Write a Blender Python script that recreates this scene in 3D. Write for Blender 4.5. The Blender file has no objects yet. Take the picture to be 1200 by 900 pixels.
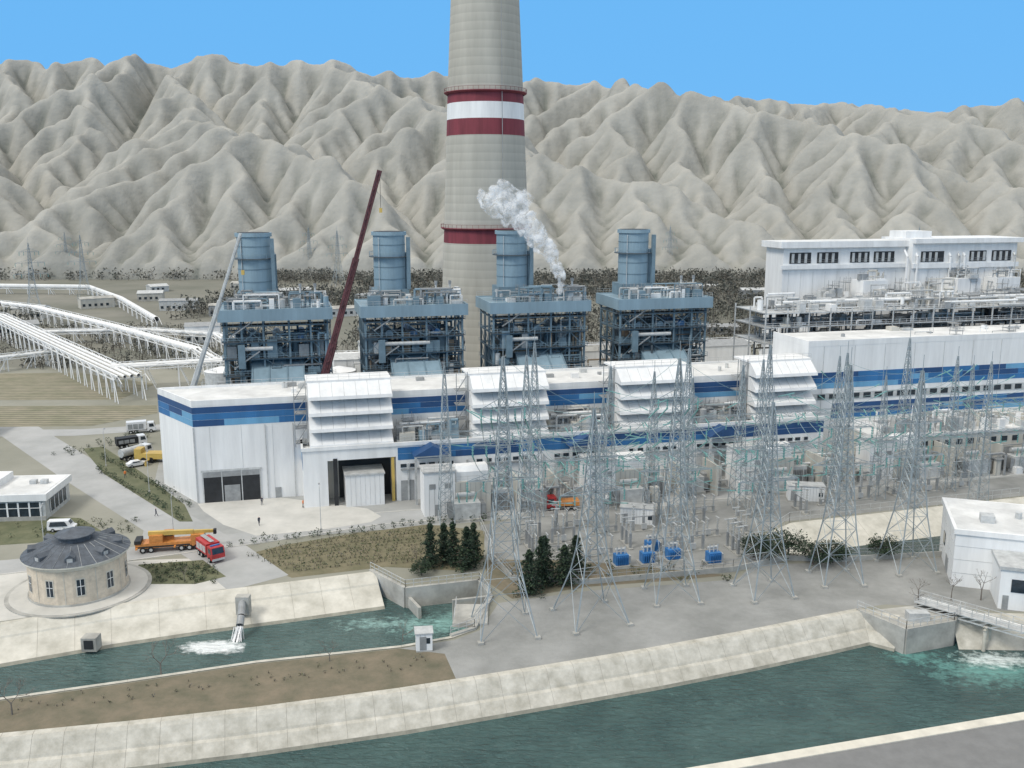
import bpy, math, random, bmesh
import numpy as np
from mathutils import Vector, geometry, Matrix
R=random.Random(7)
S=bpy.context.scene
# ------------------------------------------------------------------ materials
def M(name,col,rough=.8,var=.15,scale=.4,metal=0.,bump=0.,bscale=None,col2=None,streak=False,det=5):
    m=bpy.data.materials.new(name);m.use_nodes=True
    nt=m.node_tree;N=nt.nodes;L=nt.links
    b=N['Principled BSDF'];b.inputs['Roughness'].default_value=rough;b.inputs['Metallic'].default_value=metal
    tc=N.new('ShaderNodeTexCoord');mp=N.new('ShaderNodeMapping')
    L.new(tc.outputs['Object'],mp.inputs['Vector'])
    if streak: mp.inputs['Scale'].default_value=(1,1,.12)
    n=N.new('ShaderNodeTexNoise');n.inputs['Scale'].default_value=scale;n.inputs['Detail'].default_value=min(det,8);n.inputs['Roughness'].default_value=.68
    L.new(mp.outputs[0],n.inputs['Vector'])
    r=N.new('ShaderNodeValToRGB');e=r.color_ramp.elements
    e[0].position=.32;e[1].position=.68
    c2=col2 if col2 else tuple(max(0,c*(1-var*1.6)) for c in col)
    c1=tuple(min(1,c*(1+var*.5)) for c in col) if not col2 else col
    e[0].color=(*c2,1);e[1].color=(*c1,1)
    L.new(n.outputs['Fac'],r.inputs['Fac']);L.new(r.outputs[0],b.inputs['Base Color'])
    if bump:
        n2=N.new('ShaderNodeTexNoise');n2.inputs['Scale'].default_value=bscale or scale*4;n2.inputs['Detail'].default_value=4
        L.new(tc.outputs['Object'],n2.inputs['Vector'])
        bp=N.new('ShaderNodeBump');bp.inputs['Strength'].default_value=.7;bp.inputs['Distance'].default_value=bump
        L.new(n2.outputs['Fac'],bp.inputs['Height']);L.new(bp.outputs[0],b.inputs['Normal'])
    return m
WHITE=M('white_cladding',(.83,.83,.815),.55,.10,.35,streak=True)
ROOFW=M('white_roof_membrane',(.75,.75,.73),.7,.17,.15)
BEIGE=M('beige_panel',(.58,.56,.50),.7,.16,.3,streak=True)
BD=M('stripe_dark_blue',(.022,.08,.21),.5,.15,.3,streak=True)
BM=M('stripe_mid_blue',(.035,.165,.38),.5,.15,.3,streak=True)
BL=M('stripe_light_blue',(.15,.37,.58),.5,.12,.3,streak=True)
STEEL=M('blue_grey_steel',(.17,.25,.30),.6,.18,.3)
STEELL=M('blue_grey_casing',(.245,.35,.415),.6,.17,.2,streak=True)
STEELD=M('dark_steel',(.085,.105,.12),.6,.2,.5)
RUST=M('insulation_brown',(.26,.20,.14),.8,.25,.6)
BRB=M('bright_blue_paint',(.04,.19,.46),.5,.2,1)
GREY=M('grey_metal',(.36,.37,.37),.5,.18,.8,metal=.2)
LGREY=M('light_grey_metal',(.56,.57,.56),.5,.18,.8,metal=.1)
DARK=M('dark_opening',(.025,.027,.03),.6,.3)
GLASS=M('window_glass',(.03,.045,.06),.12,.3,1.5)
GALV=M('galvanised_steel',(.36,.41,.43),.55,.15,1.,metal=.25)
TEAL=M('glass_insulator',(.20,.43,.40),.3,.1)
WIRE=M('conductor_wire',(.30,.42,.41),.4,.1)
CONC=M('concrete',(.46,.45,.41),.85,.25,.25,bump=.02,bscale=2)
RED=M('red_paint',(.48,.04,.04),.45,.15,1)
MAROON=M('maroon_band',(.22,.04,.055),.75,.25,.3,streak=True)
ORANGE=M('orange_paint',(.62,.26,.07),.5,.2,2)
YEL=M('yellow_paint',(.62,.44,.12),.5,.15)
BLACK=M('tyre_rubber',(.02,.02,.02),.8,.2)
CARW=M('white_car_paint',(.8,.8,.8),.25,.03)
SLATE=M('slate_roof',(.10,.115,.135),.6,.25,1.2)
STONE=M('sandstone_wall',(.66,.57,.45),.85,.15,1.0,bump=.02)
SKIN=M('skin',(.5,.3,.22),.6,.05)
CLOTH=M('dark_clothes',(.04,.05,.08),.9,.2)
HV=M('hi_vis_orange',(.8,.2,.03),.8,.1)
BARK=M('bark',(.13,.105,.085),.9,.25,3)
JOINT=M('joint_stain',(.35,.33,.285),.9,.25,3)
TWIG=M('bare_twigs',(.20,.175,.15),.9,.25,2)
LF1=M('leaf_dark',(.022,.045,.025),.8,.3,2)
LF2=M('leaf_mid',(.048,.082,.038),.8,.3,2)
LF3=M('leaf_olive',(.10,.12,.05),.8,.3,2)
GRV1=M('grove_grey_brown',(.145,.14,.12),.9,.3,.2)
GRV2=M('grove_dark',(.085,.09,.075),.9,.3,.2)
# ------------------------------------------------------------------ mesh builder
class MB:
    def __init__(s): s.v=[];s.f=[];s.m=[];s.mats=[]
    def mi(s,m):
        if m not in s.mats: s.mats.append(m)
        return s.mats.index(m)
    def add(s,vs,fs,m):
        o=len(s.v);k=s.mi(m);s.v+=[tuple(v) for v in vs]
        for f in fs: s.f.append(tuple(i+o for i in f));s.m.append(k)
    def box(s,x0,x1,y0,y1,z0,z1,m):
        s.add([(x0,y0,z0),(x1,y0,z0),(x1,y1,z0),(x0,y1,z0),(x0,y0,z1),(x1,y0,z1),(x1,y1,z1),(x0,y1,z1)],
          [(0,3,2,1),(4,5,6,7),(0,1,5,4),(1,2,6,5),(2,3,7,6),(3,0,4,7)],m)
    def prism(s,poly,z0,z1,m,top=None):
        n=len(poly);vs=[(p[0],p[1],z0) for p in poly]+[(p[0],p[1],z1) for p in poly]
        s.add(vs,[(i,(i+1)%n,n+(i+1)%n,n+i) for i in range(n)],m)
        s.add([(p[0],p[1],z1) for p in poly],[tuple(range(n))],top or m)
    def ext(s,prof,x0,x1,m):
        n=len(prof);vs=[(x0,p[0],p[1]) for p in prof]+[(x1,p[0],p[1]) for p in prof]
        s.add(vs,[(i,(i+1)%n,n+(i+1)%n,n+i) for i in range(n)]+[tuple(range(n)),tuple(range(2*n-1,n-1,-1))],m)
    def tube(s,p,q,r,m,n=4,r2=None,cap=False):
        p=Vector(p);q=Vector(q);d=q-p
        if d.length<1e-6: return
        d.normalize();a=Vector((0,0,1)) if abs(d.z)<.9 else Vector((1,0,0))
        u=d.cross(a).normalized();w=d.cross(u)
        r2=r if r2 is None else r2;vs=[]
        for c,rr in((p,r),(q,r2)):
            for i in range(n):
                t=2*math.pi*(i+.5)/n;vs.append(c+u*(rr*math.cos(t))+w*(rr*math.sin(t)))
        fs=[(i,(i+1)%n,n+(i+1)%n,n+i) for i in range(n)]
        if cap: fs+=[tuple(range(n)),tuple(range(n,2*n))]
        s.add(vs,fs,m)
    def path(s,pts,r,m,n=8):
        for a,b in zip(pts[:-1],pts[1:]): s.tube(a,b,r,m,n)
    def cyl(s,x,y,z0,z1,r0,r1,m,n=24,cap=True):
        s.tube((x,y,z0),(x,y,z1),r0,m,n,r1,cap)
    def rail(s,a,b,m,h=1.1,step=2.,w=.04):
        a=Vector(a);b=Vector(b);L=(b-a).length;k=max(1,int(L/step));up=Vector((0,0,h))
        s.tube(a+up,b+up,w,m,4);s.tube(a+up*.5,b+up*.5,w,m,4)
        for i in range(k+1):
            p=a.lerp(b,i/k);s.tube(p,p+up,w,m,4)
    def obj(s,name,loc=(0,0,0),rz=0,smooth=False):
        me=bpy.data.meshes.new(name);me.from_pydata(s.v,[],s.f)
        for m in s.mats: me.materials.append(m)
        me.polygons.foreach_set('material_index',s.m)
        if smooth: me.polygons.foreach_set('use_smooth',[True]*len(s.f))
        me.update();o=bpy.data.objects.new(name,me);S.collection.objects.link(o)
        o.location=loc;o.rotation_euler=(0,0,rz);return o
def inst(o,loc,rz=0,sc=1):
    c=o.copy();c.location=loc;c.rotation_euler=(0,0,rz);c.scale=(sc,sc,sc)
    S.collection.objects.link(c);return c
PA=math.radians(14.0);PO=(-62.5,178.7,0)
ca,sa=math.cos(PA),math.sin(PA)
def W(s_,d,z=0): return (PO[0]+s_*ca-d*sa, PO[1]+s_*sa+d*ca, z)
# ------------------------------------------------------------------ ground with canal cuts
north=[(-400,31),(-150,78),(-62.9,94.9),(-57.7,95.9),(-44.3,98.4),(-30.3,101.5),(-13.7,105.9),(4.4,111.7),(18.3,116.3),(32.1,121.3),(44.3,126.1),(51.5,128.9),(56,126.5),(64,127.5),(75,127),(100,134),(160,150),(400,214)]
south=[(400,191.5),(160,127.7),(60.7,101.4),(19.2,90.4),(-60,69.4),(-150,45.6),(-400,-20)]
river=north+south
Bn=[(-300,62),(-160,98),(-78.9,122.1),(-73,124.5),(-59.7,130.4),(-47.2,135),(-35,138.9),(-22.1,143.3),(-16.5,137.2),(-5.5,140.2)]
Bs=[(-3.5,134),(-5.5,123.5),(-8.5,121),(-15.1,118.3),(-33.7,114),(-48.6,109),(-62.4,104.7),(-67.3,102.4),(-160,82),(-300,55)]
B=Bn+Bs
C=[(46,160),(52.4,166.2),(103.5,181.5),(150,195),(400,262),(400,240),(150,172),(107,159.6),(75.4,152.2),(55,149.5),(47,152)]
GR=M('ground_soil',(.33,.32,.27),.95,.2,.02,col2=(.21,.21,.165),bump=.1,bscale=.5,det=8)
def poly_sheet(name,outer,z,mat,holes=()):
    loops=[[Vector((x,y,0)) for x,y in outer]]+[[Vector((x,y,0)) for x,y in h] for h in holes]
    tris=geometry.tessellate_polygon(loops)
    vs=[(v.x,v.y,z) for l in loops for v in l]
    b=MB();b.add(vs,[tuple(t) for t in tris],mat)
    me=b.obj(name)
    bm=bmesh.new();bm.from_mesh(me.data)
    for f in bm.faces:
        if f.normal.z<0:f.normal_flip()
    bm.to_mesh(me.data);bm.free();return me
poly_sheet('ground',[(-6000,-1500),(6000,-1500),(6000,9000),(-6000,9000)],0,GR,[river,B,C])
def water_mat(name,c1,c2,foams,ripple=.6):
    m=bpy.data.materials.new(name);m.use_nodes=True;nt=m.node_tree;N=nt.nodes;L=nt.links
    b=N['Principled BSDF'];b.inputs['Roughness'].default_value=.12;b.inputs['IOR'].default_value=1.33
    g=N.new('ShaderNodeNewGeometry');n=N.new('ShaderNodeTexNoise');n.inputs['Scale'].default_value=.12;n.inputs['Detail'].default_value=7;n.inputs['Roughness'].default_value=.65
    L.new(g.outputs['Position'],n.inputs['Vector'])
    mx=N.new('ShaderNodeMix');mx.data_type='RGBA';mx.inputs[6].default_value=(*c1,1);mx.inputs[7].default_value=(*c2,1)
    rp=N.new('ShaderNodeMapRange');rp.inputs[1].default_value=.35;rp.inputs[2].default_value=.65
    L.new(n.outputs['Fac'],rp.inputs[0]);L.new(rp.outputs[0],mx.inputs[0]);cur=mx.outputs[2]
    nf=N.new('ShaderNodeTexNoise');nf.inputs['Scale'].default_value=.8;nf.inputs['Detail'].default_value=7;nf.inputs['Roughness'].default_value=.7
    L.new(g.outputs['Position'],nf.inputs['Vector'])
    for (x,y,rx,ry,amt,fc) in foams:
        mp=N.new('ShaderNodeMapping');mp.vector_type='POINT'
        mp.inputs['Location'].default_value=(-x/rx,-y/ry,0);mp.inputs['Scale'].default_value=(1/rx,1/ry,0)
        L.new(g.outputs['Position'],mp.inputs['Vector'])
        ln=N.new('ShaderNodeVectorMath');ln.operation='LENGTH';L.new(mp.outputs[0],ln.inputs[0])
        r1=N.new('ShaderNodeMapRange');r1.inputs[1].default_value=1;r1.inputs[2].default_value=0;r1.inputs[3].default_value=0;r1.inputs[4].default_value=amt
        L.new(ln.outputs['Value'],r1.inputs[0])
        ad=N.new('ShaderNodeMath');ad.operation='ADD';L.new(r1.outputs[0],ad.inputs[0]);L.new(nf.outputs['Fac'],ad.inputs[1])
        r2=N.new('ShaderNodeMapRange');r2.inputs[1].default_value=.72;r2.inputs[2].default_value=1.0;L.new(ad.outputs[0],r2.inputs[0])
        m2=N.new('ShaderNodeMix');m2.data_type='RGBA';m2.inputs[7].default_value=(*fc,1)
        L.new(cur,m2.inputs[6]);L.new(r2.outputs[0],m2.inputs[0]);cur=m2.outputs[2]
    L.new(cur,b.inputs['Base Color'])
    n2=N.new('ShaderNodeTexNoise');n2.inputs['Scale'].default_value=1.0;n2.inputs['Detail'].default_value=6;n2.inputs['Distortion'].default_value=.8
    mp=N.new('ShaderNodeMapping');mp.inputs['Rotation'].default_value=(0,0,.3);mp.inputs['Scale'].default_value=(.6,1.6,1)
    L.new(g.outputs['Position'],mp.inputs['Vector']);L.new(mp.outputs[0],n2.inputs['Vector'])
    bp=N.new('ShaderNodeBump');bp.inputs['Strength'].default_value=ripple;bp.inputs['Distance'].default_value=.8
    L.new(n2.outputs['Fac'],bp.inputs['Height']);L.new(bp.outputs[0],b.inputs['Normal']);return m
WR=water_mat('river_water',(.035,.078,.078),(.065,.125,.12),[(66,118,18,8,.55,(.14,.33,.30)),(68,121,11,4.2,.55,(.72,.80,.78)),(57,122,9,5,.45,(.13,.32,.29)),(30,110,30,8,.22,(.11,.20,.19))],1.)
WB=water_mat('canal_water',(.045,.090,.088),(.09,.155,.148),[(-42.5,123.8,7,3.0,.85,(.82,.86,.86)),(-10,131,14,8,.55,(.22,.40,.37)),(-20,131,14,5,.4,(.3,.48,.45))],1.)
WC=water_mat('intake_water',(.02,.042,.042),(.03,.065,.063),[],.5)
poly_sheet('river_water',river,-3.5,WR);poly_sheet('canal_water',B,-3.0,WB);poly_sheet('intake_canal_water',C,-3.0,WC)
LIN=M('lining_concrete',(.64,.61,.535),.9,.2,.5,col2=(.38,.36,.30),bump=.06,bscale=1.5,det=8)
LIN2=M('lining_concrete_bright',(.69,.66,.58),.9,.2,.3,col2=(.45,.43,.365),bump=.06,bscale=1,det=8)
WETL=M('wet_concrete',(.28,.275,.225),.6,.25,.6,det=8)
def lining(name,top,off,drop,mat,steps,side=1,joint=6):
    b=MB();n=len(top);nrm=[]
    for i in range(n):
        a=Vector(top[max(0,i-1)]);c=Vector(top[min(n-1,i+1)]);d=(c-a).normalized();nrm.append(Vector((d.y,-d.x))*side)
    rings=[]
    for fo,fz in steps:
        rings.append([(top[i][0]+nrm[i].x*off*fo,top[i][1]+nrm[i].y*off*fo,-drop*fz) for i in range(n)])
    for j in range(len(rings)-1):
        for i in range(n-1):
            b.add([rings[j][i],rings[j][i+1],rings[j+1][i+1],rings[j+1][i]],[(0,1,2,3)],WETL if (j==len(rings)-2 and steps[j][1]>.85) else mat)
    for i in range(n-1):
        L=(Vector(top[i+1])-Vector(top[i])).length
        if top[i][0]<-170 or top[i][0]>170: continue
        k=max(1,int(L/joint))
        for q in range(k):
            t=q/k
            pts=[Vector(r[i]).lerp(Vector(r[i+1]),t)+Vector((0,0,.006)) for r in rings]
            for p1,p2 in zip(pts[:-1],pts[1:]): b.tube(p1,p2,.02,JOINT,3)
    return b.obj(name)
lining('river_embankment',north[:13],3.4,3.5,LIN,[(-.30,-.035),(-.3,-.05),(0,-.05),(.12,.05),(.45,.42),(.5,.50),(.62,.55),(.96,.9),(1.35,1.35)],joint=3)
lining('river_embankment',north[13:],3.4,3.5,LIN,[(-.30,-.035),(-.3,-.05),(0,-.05),(.12,.05),(.5,.50),(1.35,1.35)])
lining('river_south_embankment',south,3.0,3.5,LIN,[(0,0),(1.3,1.3)])
lining('canal_embankment',Bn[:8],7.2,3,LIN2,[(-.12,-.04),(-.1,-.05),(.0,-.05),(.3,.25),(.33,.33),(.93,.91),(1.2,1.2)],joint=4.5)
lining('canal_south_embankment',Bs[1:],3.,3,LIN,[(-.2,-.03),(0,-.03),(1.2,1.2)])
lining('intake_embankment',C[:5],6.0,3,LIN2,[(-.15,-.04),(0,-.05),(1.2,1.2)],joint=6)
lining('intake_south_embankment',C[5:]+[C[0]],4,3,LIN,[(-.15,-.04),(0,-.05),(1.2,1.2)])
GRASS=M('dry_grass',(.225,.185,.13),.95,.2,.25,col2=(.12,.115,.075),bump=.12,bscale=2,det=8)
GRAV=M('grey_gravel',(.345,.345,.33),.95,.2,.12,col2=(.215,.218,.205),bump=.06,bscale=4,det=8)
YARD=M('yard_concrete',(.43,.43,.41),.9,.2,.08,col2=(.28,.285,.275),det=8)
ROAD=M('road_surface',(.45,.45,.44),.9,.15,.1,col2=(.33,.335,.325),det=8)
PADM=M('pad_concrete',(.64,.62,.57),.9,.1,.15,col2=(.48,.47,.43),det=8)
GREEN=M('lawn',(.17,.17,.10),.95,.2,.3,col2=(.09,.105,.055),bump=.08,bscale=3,det=8)
ORCH=M('orchard_soil',(.225,.195,.125),.95,.2,.3,col2=(.13,.125,.07),bump=.1,bscale=2,det=8)
ASPH=M('asphalt',(.21,.21,.205),.9,.1,.5,bump=.02,bscale=10,det=8)
SCRUB=M('scrub_land',(.235,.225,.19),.95,.1,.015,col2=(.135,.14,.11),bump=.3,bscale=.3,det=8)
CREAM=M('cream_kerb',(.70,.66,.56),.8,.12,.4)
def strip(pts,w):
    n=len(pts);a=[];b=[]
    for i in range(n):
        d=(Vector(pts[min(n-1,i+1)])-Vector(pts[max(0,i-1)])).normalized();nn=Vector((-d.y,d.x))*w/2
        a.append((pts[i][0]+nn.x,pts[i][1]+nn.y));b.append((pts[i][0]-nn.x,pts[i][1]-nn.y))
    return a+b[::-1]
poly_sheet('scrub_land',[(-700,330),(-100,330),(-60,345),(80,370),(700,470),(900,760),(-900,760)],.006,SCRUB)
poly_sheet('dry_grass',[(-300,50),(-160,81),(-67.3,101.6),(-62.4,103.9),(-48.6,108.2),(-33.7,113.2),(-15.1,117.5),(-9,116),(-7,109),(-14,107),(-30.5,102.6),(-44.5,99.5),(-58,97),(-150,79.5),(-300,52)],.006,GRASS)
poly_sheet('gravel_ground',[(-15.1,117.5),(-9,116),(-7,109),(4,112.8),(18,117.4),(31.8,122.4),(44,127.2),(51,130),(56,131.5),(75,129),(110,139),(110,157),(75.4,150.5),(55,148.),(40,147),(36,141),(26,139),(12,136.5),(-2,132),(-4.5,123),(-8,120)],.008,GRAV)
poly_sheet('plant_yard',[W(-8,-24)[:2],W(260,-24)[:2],W(260,100)[:2],W(-14,90)[:2]],.010,YARD)
poly_sheet('substation_yard',[(-4,150),(30,143),(45,147),(44,160),(51,168),(150,197),W(230,-24)[:2],W(60,-24)[:2],(-6,166)],.007,GRAV)
roadpts=[(-200,117),(-83.8,146),(-66.2,151.5),(-45.7,160),(-25.8,169.5),(0,175.5),(52.4,187),(113,202),(260,238)]
poly_sheet('road',strip(roadpts,6.5),.018,ROAD)
poly_sheet('road',strip([(-150,262),(-118,226),(-93,198),(-66,169),(-50,152),(-40,139.5)],10),.014,ROAD)
poly_sheet('road',strip([(-300,222),(-200,232),(-112,236),(-92,242),(-70,262),(-20,275),(200,330)],7),.022,ROAD)
b=MB()
for sd in(-3.4,3.4):
    for a,c in zip(roadpts[:-1],roadpts[1:]):
        d=(Vector(c)-Vector(a)).normalized();n=Vector((-d.y,d.x))
        if sd>0 and a[0]<-40: continue
        p=Vector(a)+n*sd;q=Vector(c)+n*sd;w=n*.12
        b.prism([(p-w)[:],(q-w)[:],(q+w)[:],(p+w)[:]],0,.13,PADM)
b.obj('road_kerb')
poly_sheet('concrete_pad',[(-62.6,178.5),(-46.9,182.4),(-28.3,175.5),(-25,171),(-26.4,167.7),(-35,163.5),(-46.1,160.5),(-53.7,166.2),(-60,174)],.026,PADM)
poly_sheet('orchard_soil',[(-46.5,150.6),(-40,156),(-28,162),(-15.8,166.5),(-5.,163),(-4.8,149.5),(-7.3,144.3),(-20.8,146),(-35.3,141.5)],.012,ORCH)
poly_sheet('paved_plaza',[(-110,117),(-79.4,124),(-73,126),(-59.7,131.6),(-47.2,136.2),(-42,138.2),(-51,150),(-62,149),(-83,143.4),(-110,137)],.012,PADM)
poly_sheet('lawn',[(-60,139),(-50,139),(-46,142),(-52,149),(-62,147)],.03,GREEN)
poly_sheet('lawn',[(-110,152),(-84,157),(-74,162),(-82,170),(-98,172),(-120,170),(-150,160)],.009,GREEN)
poly_sheet('lawn',[(-65,178),(-60,168),(-62.5,168),(-90,199),(-104,220),(-100,222),(-82,200)],.03,GREEN)
poly_sheet('dry_garden_soil',[(-4.5,149),(-4,140),(0,133.5),(12,138),(26,140.5),(35,142.5),(30,144),(10,149)],.011,GRASS)
poly_sheet('asphalt_road',[(-60,68.2),(19.5,89.2),(61,100.2),(160,126.4),(400,190),(400,170),(160,107),(-60,48)],.01,ASPH)
b=MB()
kb=[(-60,69.4),(19.2,90.4),(60.7,101.4),(160,127.7),(400,191.5)]
for a,c in zip(kb[:-1],kb[1:]):
    d=(Vector(c)-Vector(a)).normalized();n=Vector((d.y,-d.x))
    b.prism([a,(a[0]+n.x*1.4,a[1]+n.y*1.4),(c[0]+n.x*1.4,c[1]+n.y*1.4),c],0,.14,CREAM)
b.obj('cream_kerb')
def rows_mat():
    m=M('ploughed_field',(.36,.32,.235),.95,.2,.1,col2=(.22,.22,.14),det=8)
    nt=m.node_tree;N=nt.nodes;L=nt.links;b=N['Principled BSDF']
    w=N.new('ShaderNodeTexWave');w.inputs['Scale'].default_value=.13;w.inputs['Distortion'].default_value=1.5;w.inputs['Detail'].default_value=4;w.inputs['Detail Scale'].default_value=3;w.bands_direction='Y'
    tc=N.new('ShaderNodeTexCoord');L.new(tc.outputs['Object'],w.inputs['Vector'])
    old=b.inputs['Base Color'].links[0].from_socket
    mx=N.new('ShaderNodeMix');mx.data_type='RGBA';mx.blend_type='MULTIPLY';mx.inputs[0].default_value=.45
    L.new(old,mx.inputs[6]);L.new(w.outputs['Color'],mx.inputs[7]);L.new(mx.outputs[2],b.inputs['Base Color']);return m
FLD=rows_mat()
poly_sheet('ploughed_field',[(-260,236),(-112,243),(-100,258),(-104,268),(-250,265)],.03,FLD)
poly_sheet('ploughed_field',[(-270,273),(-118,276),(-116,300),(-150,320),(-270,312)],.03,FLD)
# ------------------------------------------------------------------ hills by stream-power erosion
def hills():
    nx,ny,dx=540,200,5.2
    rng=np.random.RandomState(11)
    z=rng.rand(ny,nx)*6
    yy=np.arange(ny)/(ny-1)
    env=np.interp(yy,[0,.08,.22,.45,.75,1],[.4,.7,.95,1.1,1.1,.4])[:,None]
    idx=np.arange(nx*ny).reshape(ny,nx)
    nb=[]
    for dj in(-1,0,1):
        for di in(-1,0,1):
            if dj or di: nb.append((dj,di,math.hypot(dj,di)*dx))
    K=.62;U=4.2
    gx=np.arange(nx)[None,:];gy=np.arange(ny)[:,None]
    lith=1+.2*np.sin(gx/31.+1.3*np.sin(gy/40.))*np.cos(gy/17.+np.sin(gx/55.))+.1*np.sin(gx/9.3+gy/11.)
    tilt=np.interp(yy,[0,.55,.72,1],[0,150,150,0])[:,None]
    for it in range(48):
        z[1:-1]+=(U*env*lith)[1:-1]
        if it<25: z[1:-1]+=(tilt/25*.5)[1:-1]
        best=np.zeros((ny,nx));rec=idx.copy();dist=np.ones((ny,nx))
        for dj,di,dd in nb:
            zz=np.roll(z,(-dj,-di),(0,1));ii=np.roll(idx,(-dj,-di),(0,1))
            sl=(z-zz)/dd*(1+.06*rng.rand(ny,nx))
            if dj==-1: sl[0]=-1
            if dj==1: sl[-1]=-1
            m=sl>best;best[m]=sl[m];rec[m]=ii[m];dist[m]=dd
        rec[0]=idx[0];rec[-1]=idx[-1]
        order=np.argsort(z,axis=None).tolist();rl=rec.ravel().tolist()
        A=[dx*dx]*(nx*ny)
        for i in reversed(order):
            r=rl[i]
            if r!=i:A[r]+=A[i]
        F=(K*np.sqrt(np.array(A))/dist.ravel()).tolist();zl=z.ravel().tolist();dl=(dist.ravel()*.7).tolist()
        for i in order:
            r=rl[i]
            if r!=i:
                zr=zl[r];v=(zl[i]+F[i]*zr)/(1+F[i])
                if v>zr+dl[i]: v=zr+dl[i]
                zl[i]=v
        z=np.array(zl).reshape(ny,nx)
    A=np.array(A).reshape(ny,nx)
    def blur(a,n,k=.125):
        for _ in range(n): a=(1-4*k)*a+k*(np.roll(a,1,1)+np.roll(a,-1,1)+np.roll(a,1,0)+np.roll(a,-1,0))
        return a
    # rounded crests: blur more near the divides, keep gully floors crisp
    zb=blur(z,6);zs=blur(z,1)
    crestw=np.clip((z-blur(z,14))/6,0,1);zs=zs*(1-crestw*.7)+zb*crestw*.7
    zs[0]=0;zs[-1]=0
    X=(np.arange(nx)-nx/2)*dx
    crest=zs.max(0);kn=51;ker=np.hanning(kn);ker/=ker.sum();h2=kn//2
    cs=np.convolve(np.r_[crest[-h2:],crest,crest[:h2]],ker,'valid')
    tgt=np.interp(X,[-1500,-700,-560,-400,-250,-120,0,120,240,360,480,570,610,660,720,900,1500],[226,228,238,236,230,220,213,205,196,187,179,174,186,175,171,164,160])
    fr=.40
    ramp=np.interp(yy,[0,.05,.25,.5,.62,.75,1],[0,.06,.45,.93,1,.9,0])[:,None]
    zs=zs*(tgt/cs*(1-fr))[None,:]+ramp*(tgt*fr)[None,:]
    def up(a,ax):
        b=np.repeat(a,2,ax)
        return .5*b+.25*(np.roll(b,1,ax)+np.roll(b,-1,ax))
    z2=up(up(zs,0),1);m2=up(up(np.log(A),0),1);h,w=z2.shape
    # rills: small secondary erosion texture on the slopes
    rill=blur(rng.randn(h,w),2,.2);rill=rill/rill.std()
    rl2=np.zeros((h,w))
    for k in range(-6,7): rl2+=np.roll(rill,k,0)
    rl2/=rl2.std();slope=np.hypot(*np.gradient(z2,dx/2));z2+=rl2*.55*np.clip(slope*1.5,0,1)+rng.randn(h,w)*.15
    z2[0]=-2;z2[-1]=-2
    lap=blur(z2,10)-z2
    X2=(np.arange(w)-w/2)*dx/2;Y2=690+np.arange(h)*dx/2
    co=np.empty((h,w,3));co[...,0]=X2[None,:];co[...,1]=Y2[:,None];co[...,2]=z2-1
    me=bpy.data.meshes.new('hills')
    I=np.arange(h*w).reshape(h,w);q=np.stack([I[:-1,:-1],I[:-1,1:],I[1:,1:],I[1:,:-1]],-1).reshape(-1,4)
    me.vertices.add(h*w);me.vertices.foreach_set('co',co.ravel())
    me.loops.add(q.size);me.loops.foreach_set('vertex_index',q.ravel().astype(np.int32))
    me.polygons.add(len(q));me.polygons.foreach_set('loop_start',np.arange(0,q.size,4,dtype=np.int32))
    me.update(calc_edges=True);me.polygons.foreach_set('use_smooth',[True]*len(q))
    at=me.attributes.new('gully_dark','FLOAT','POINT')
    mm=np.clip((m2-4.4)/3.6*.65+lap*.16+.12,0,1);at.data.foreach_set('value',mm.ravel().astype(np.float32))  # darkens gullies by drainage area and hollows by concavity
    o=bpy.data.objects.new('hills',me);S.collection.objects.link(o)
    m=M('eroded_clay_hills',(.405,.395,.355),.95,.2,.014,col2=(.275,.272,.245),bump=2.5,bscale=.10,det=8)
    nt=m.node_tree;N=nt.nodes;L=nt.links;bs=N['Principled BSDF'];old=bs.inputs['Base Color'].links[0].from_socket
    a=N.new('ShaderNodeAttribute');a.attribute_name='gully_dark'
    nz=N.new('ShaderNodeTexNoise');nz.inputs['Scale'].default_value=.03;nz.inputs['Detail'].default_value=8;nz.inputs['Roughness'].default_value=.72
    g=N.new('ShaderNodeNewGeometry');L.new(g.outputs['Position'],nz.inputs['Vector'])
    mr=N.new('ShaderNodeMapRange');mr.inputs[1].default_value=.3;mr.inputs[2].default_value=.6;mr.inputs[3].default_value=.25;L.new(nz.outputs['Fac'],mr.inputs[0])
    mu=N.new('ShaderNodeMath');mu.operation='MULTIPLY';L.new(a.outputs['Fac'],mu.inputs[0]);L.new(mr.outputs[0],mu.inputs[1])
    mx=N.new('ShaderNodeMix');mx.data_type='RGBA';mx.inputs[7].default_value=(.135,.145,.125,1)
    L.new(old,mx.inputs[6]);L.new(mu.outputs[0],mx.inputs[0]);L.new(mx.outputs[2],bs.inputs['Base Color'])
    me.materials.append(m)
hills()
# ------------------------------------------------------------------ chimney
m=M('chimney_concrete',(.52,.50,.435),.9,.2,.12,col2=(.38,.365,.315),streak=True)
nt=m.node_tree;N=nt.nodes;L=nt.links;bs=N['Principled BSDF'];old=bs.inputs['Base Color'].links[0].from_socket
w=N.new('ShaderNodeTexWave');w.bands_direction='Z';w.inputs['Scale'].default_value=.125;w.inputs['Distortion'].default_value=.3;w.wave_profile='SAW'
tc=N.new('ShaderNodeTexCoord');L.new(tc.outputs['Object'],w.inputs['Vector'])
mr=N.new('ShaderNodeMapRange');mr.inputs[3].default_value=.88;mr.inputs[4].default_value=1.03;L.new(w.outputs['Fac'],mr.inputs[0])
mx=N.new('ShaderNodeMix');mx.data_type='RGBA';mx.blend_type='MULTIPLY';mx.inputs[0].default_value=1
L.new(old,mx.inputs[6]);L.new(mr.outputs[0],mx.inputs[7]);L.new(mx.outputs[2],bs.inputs['Base Color']);CHIM=m
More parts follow.
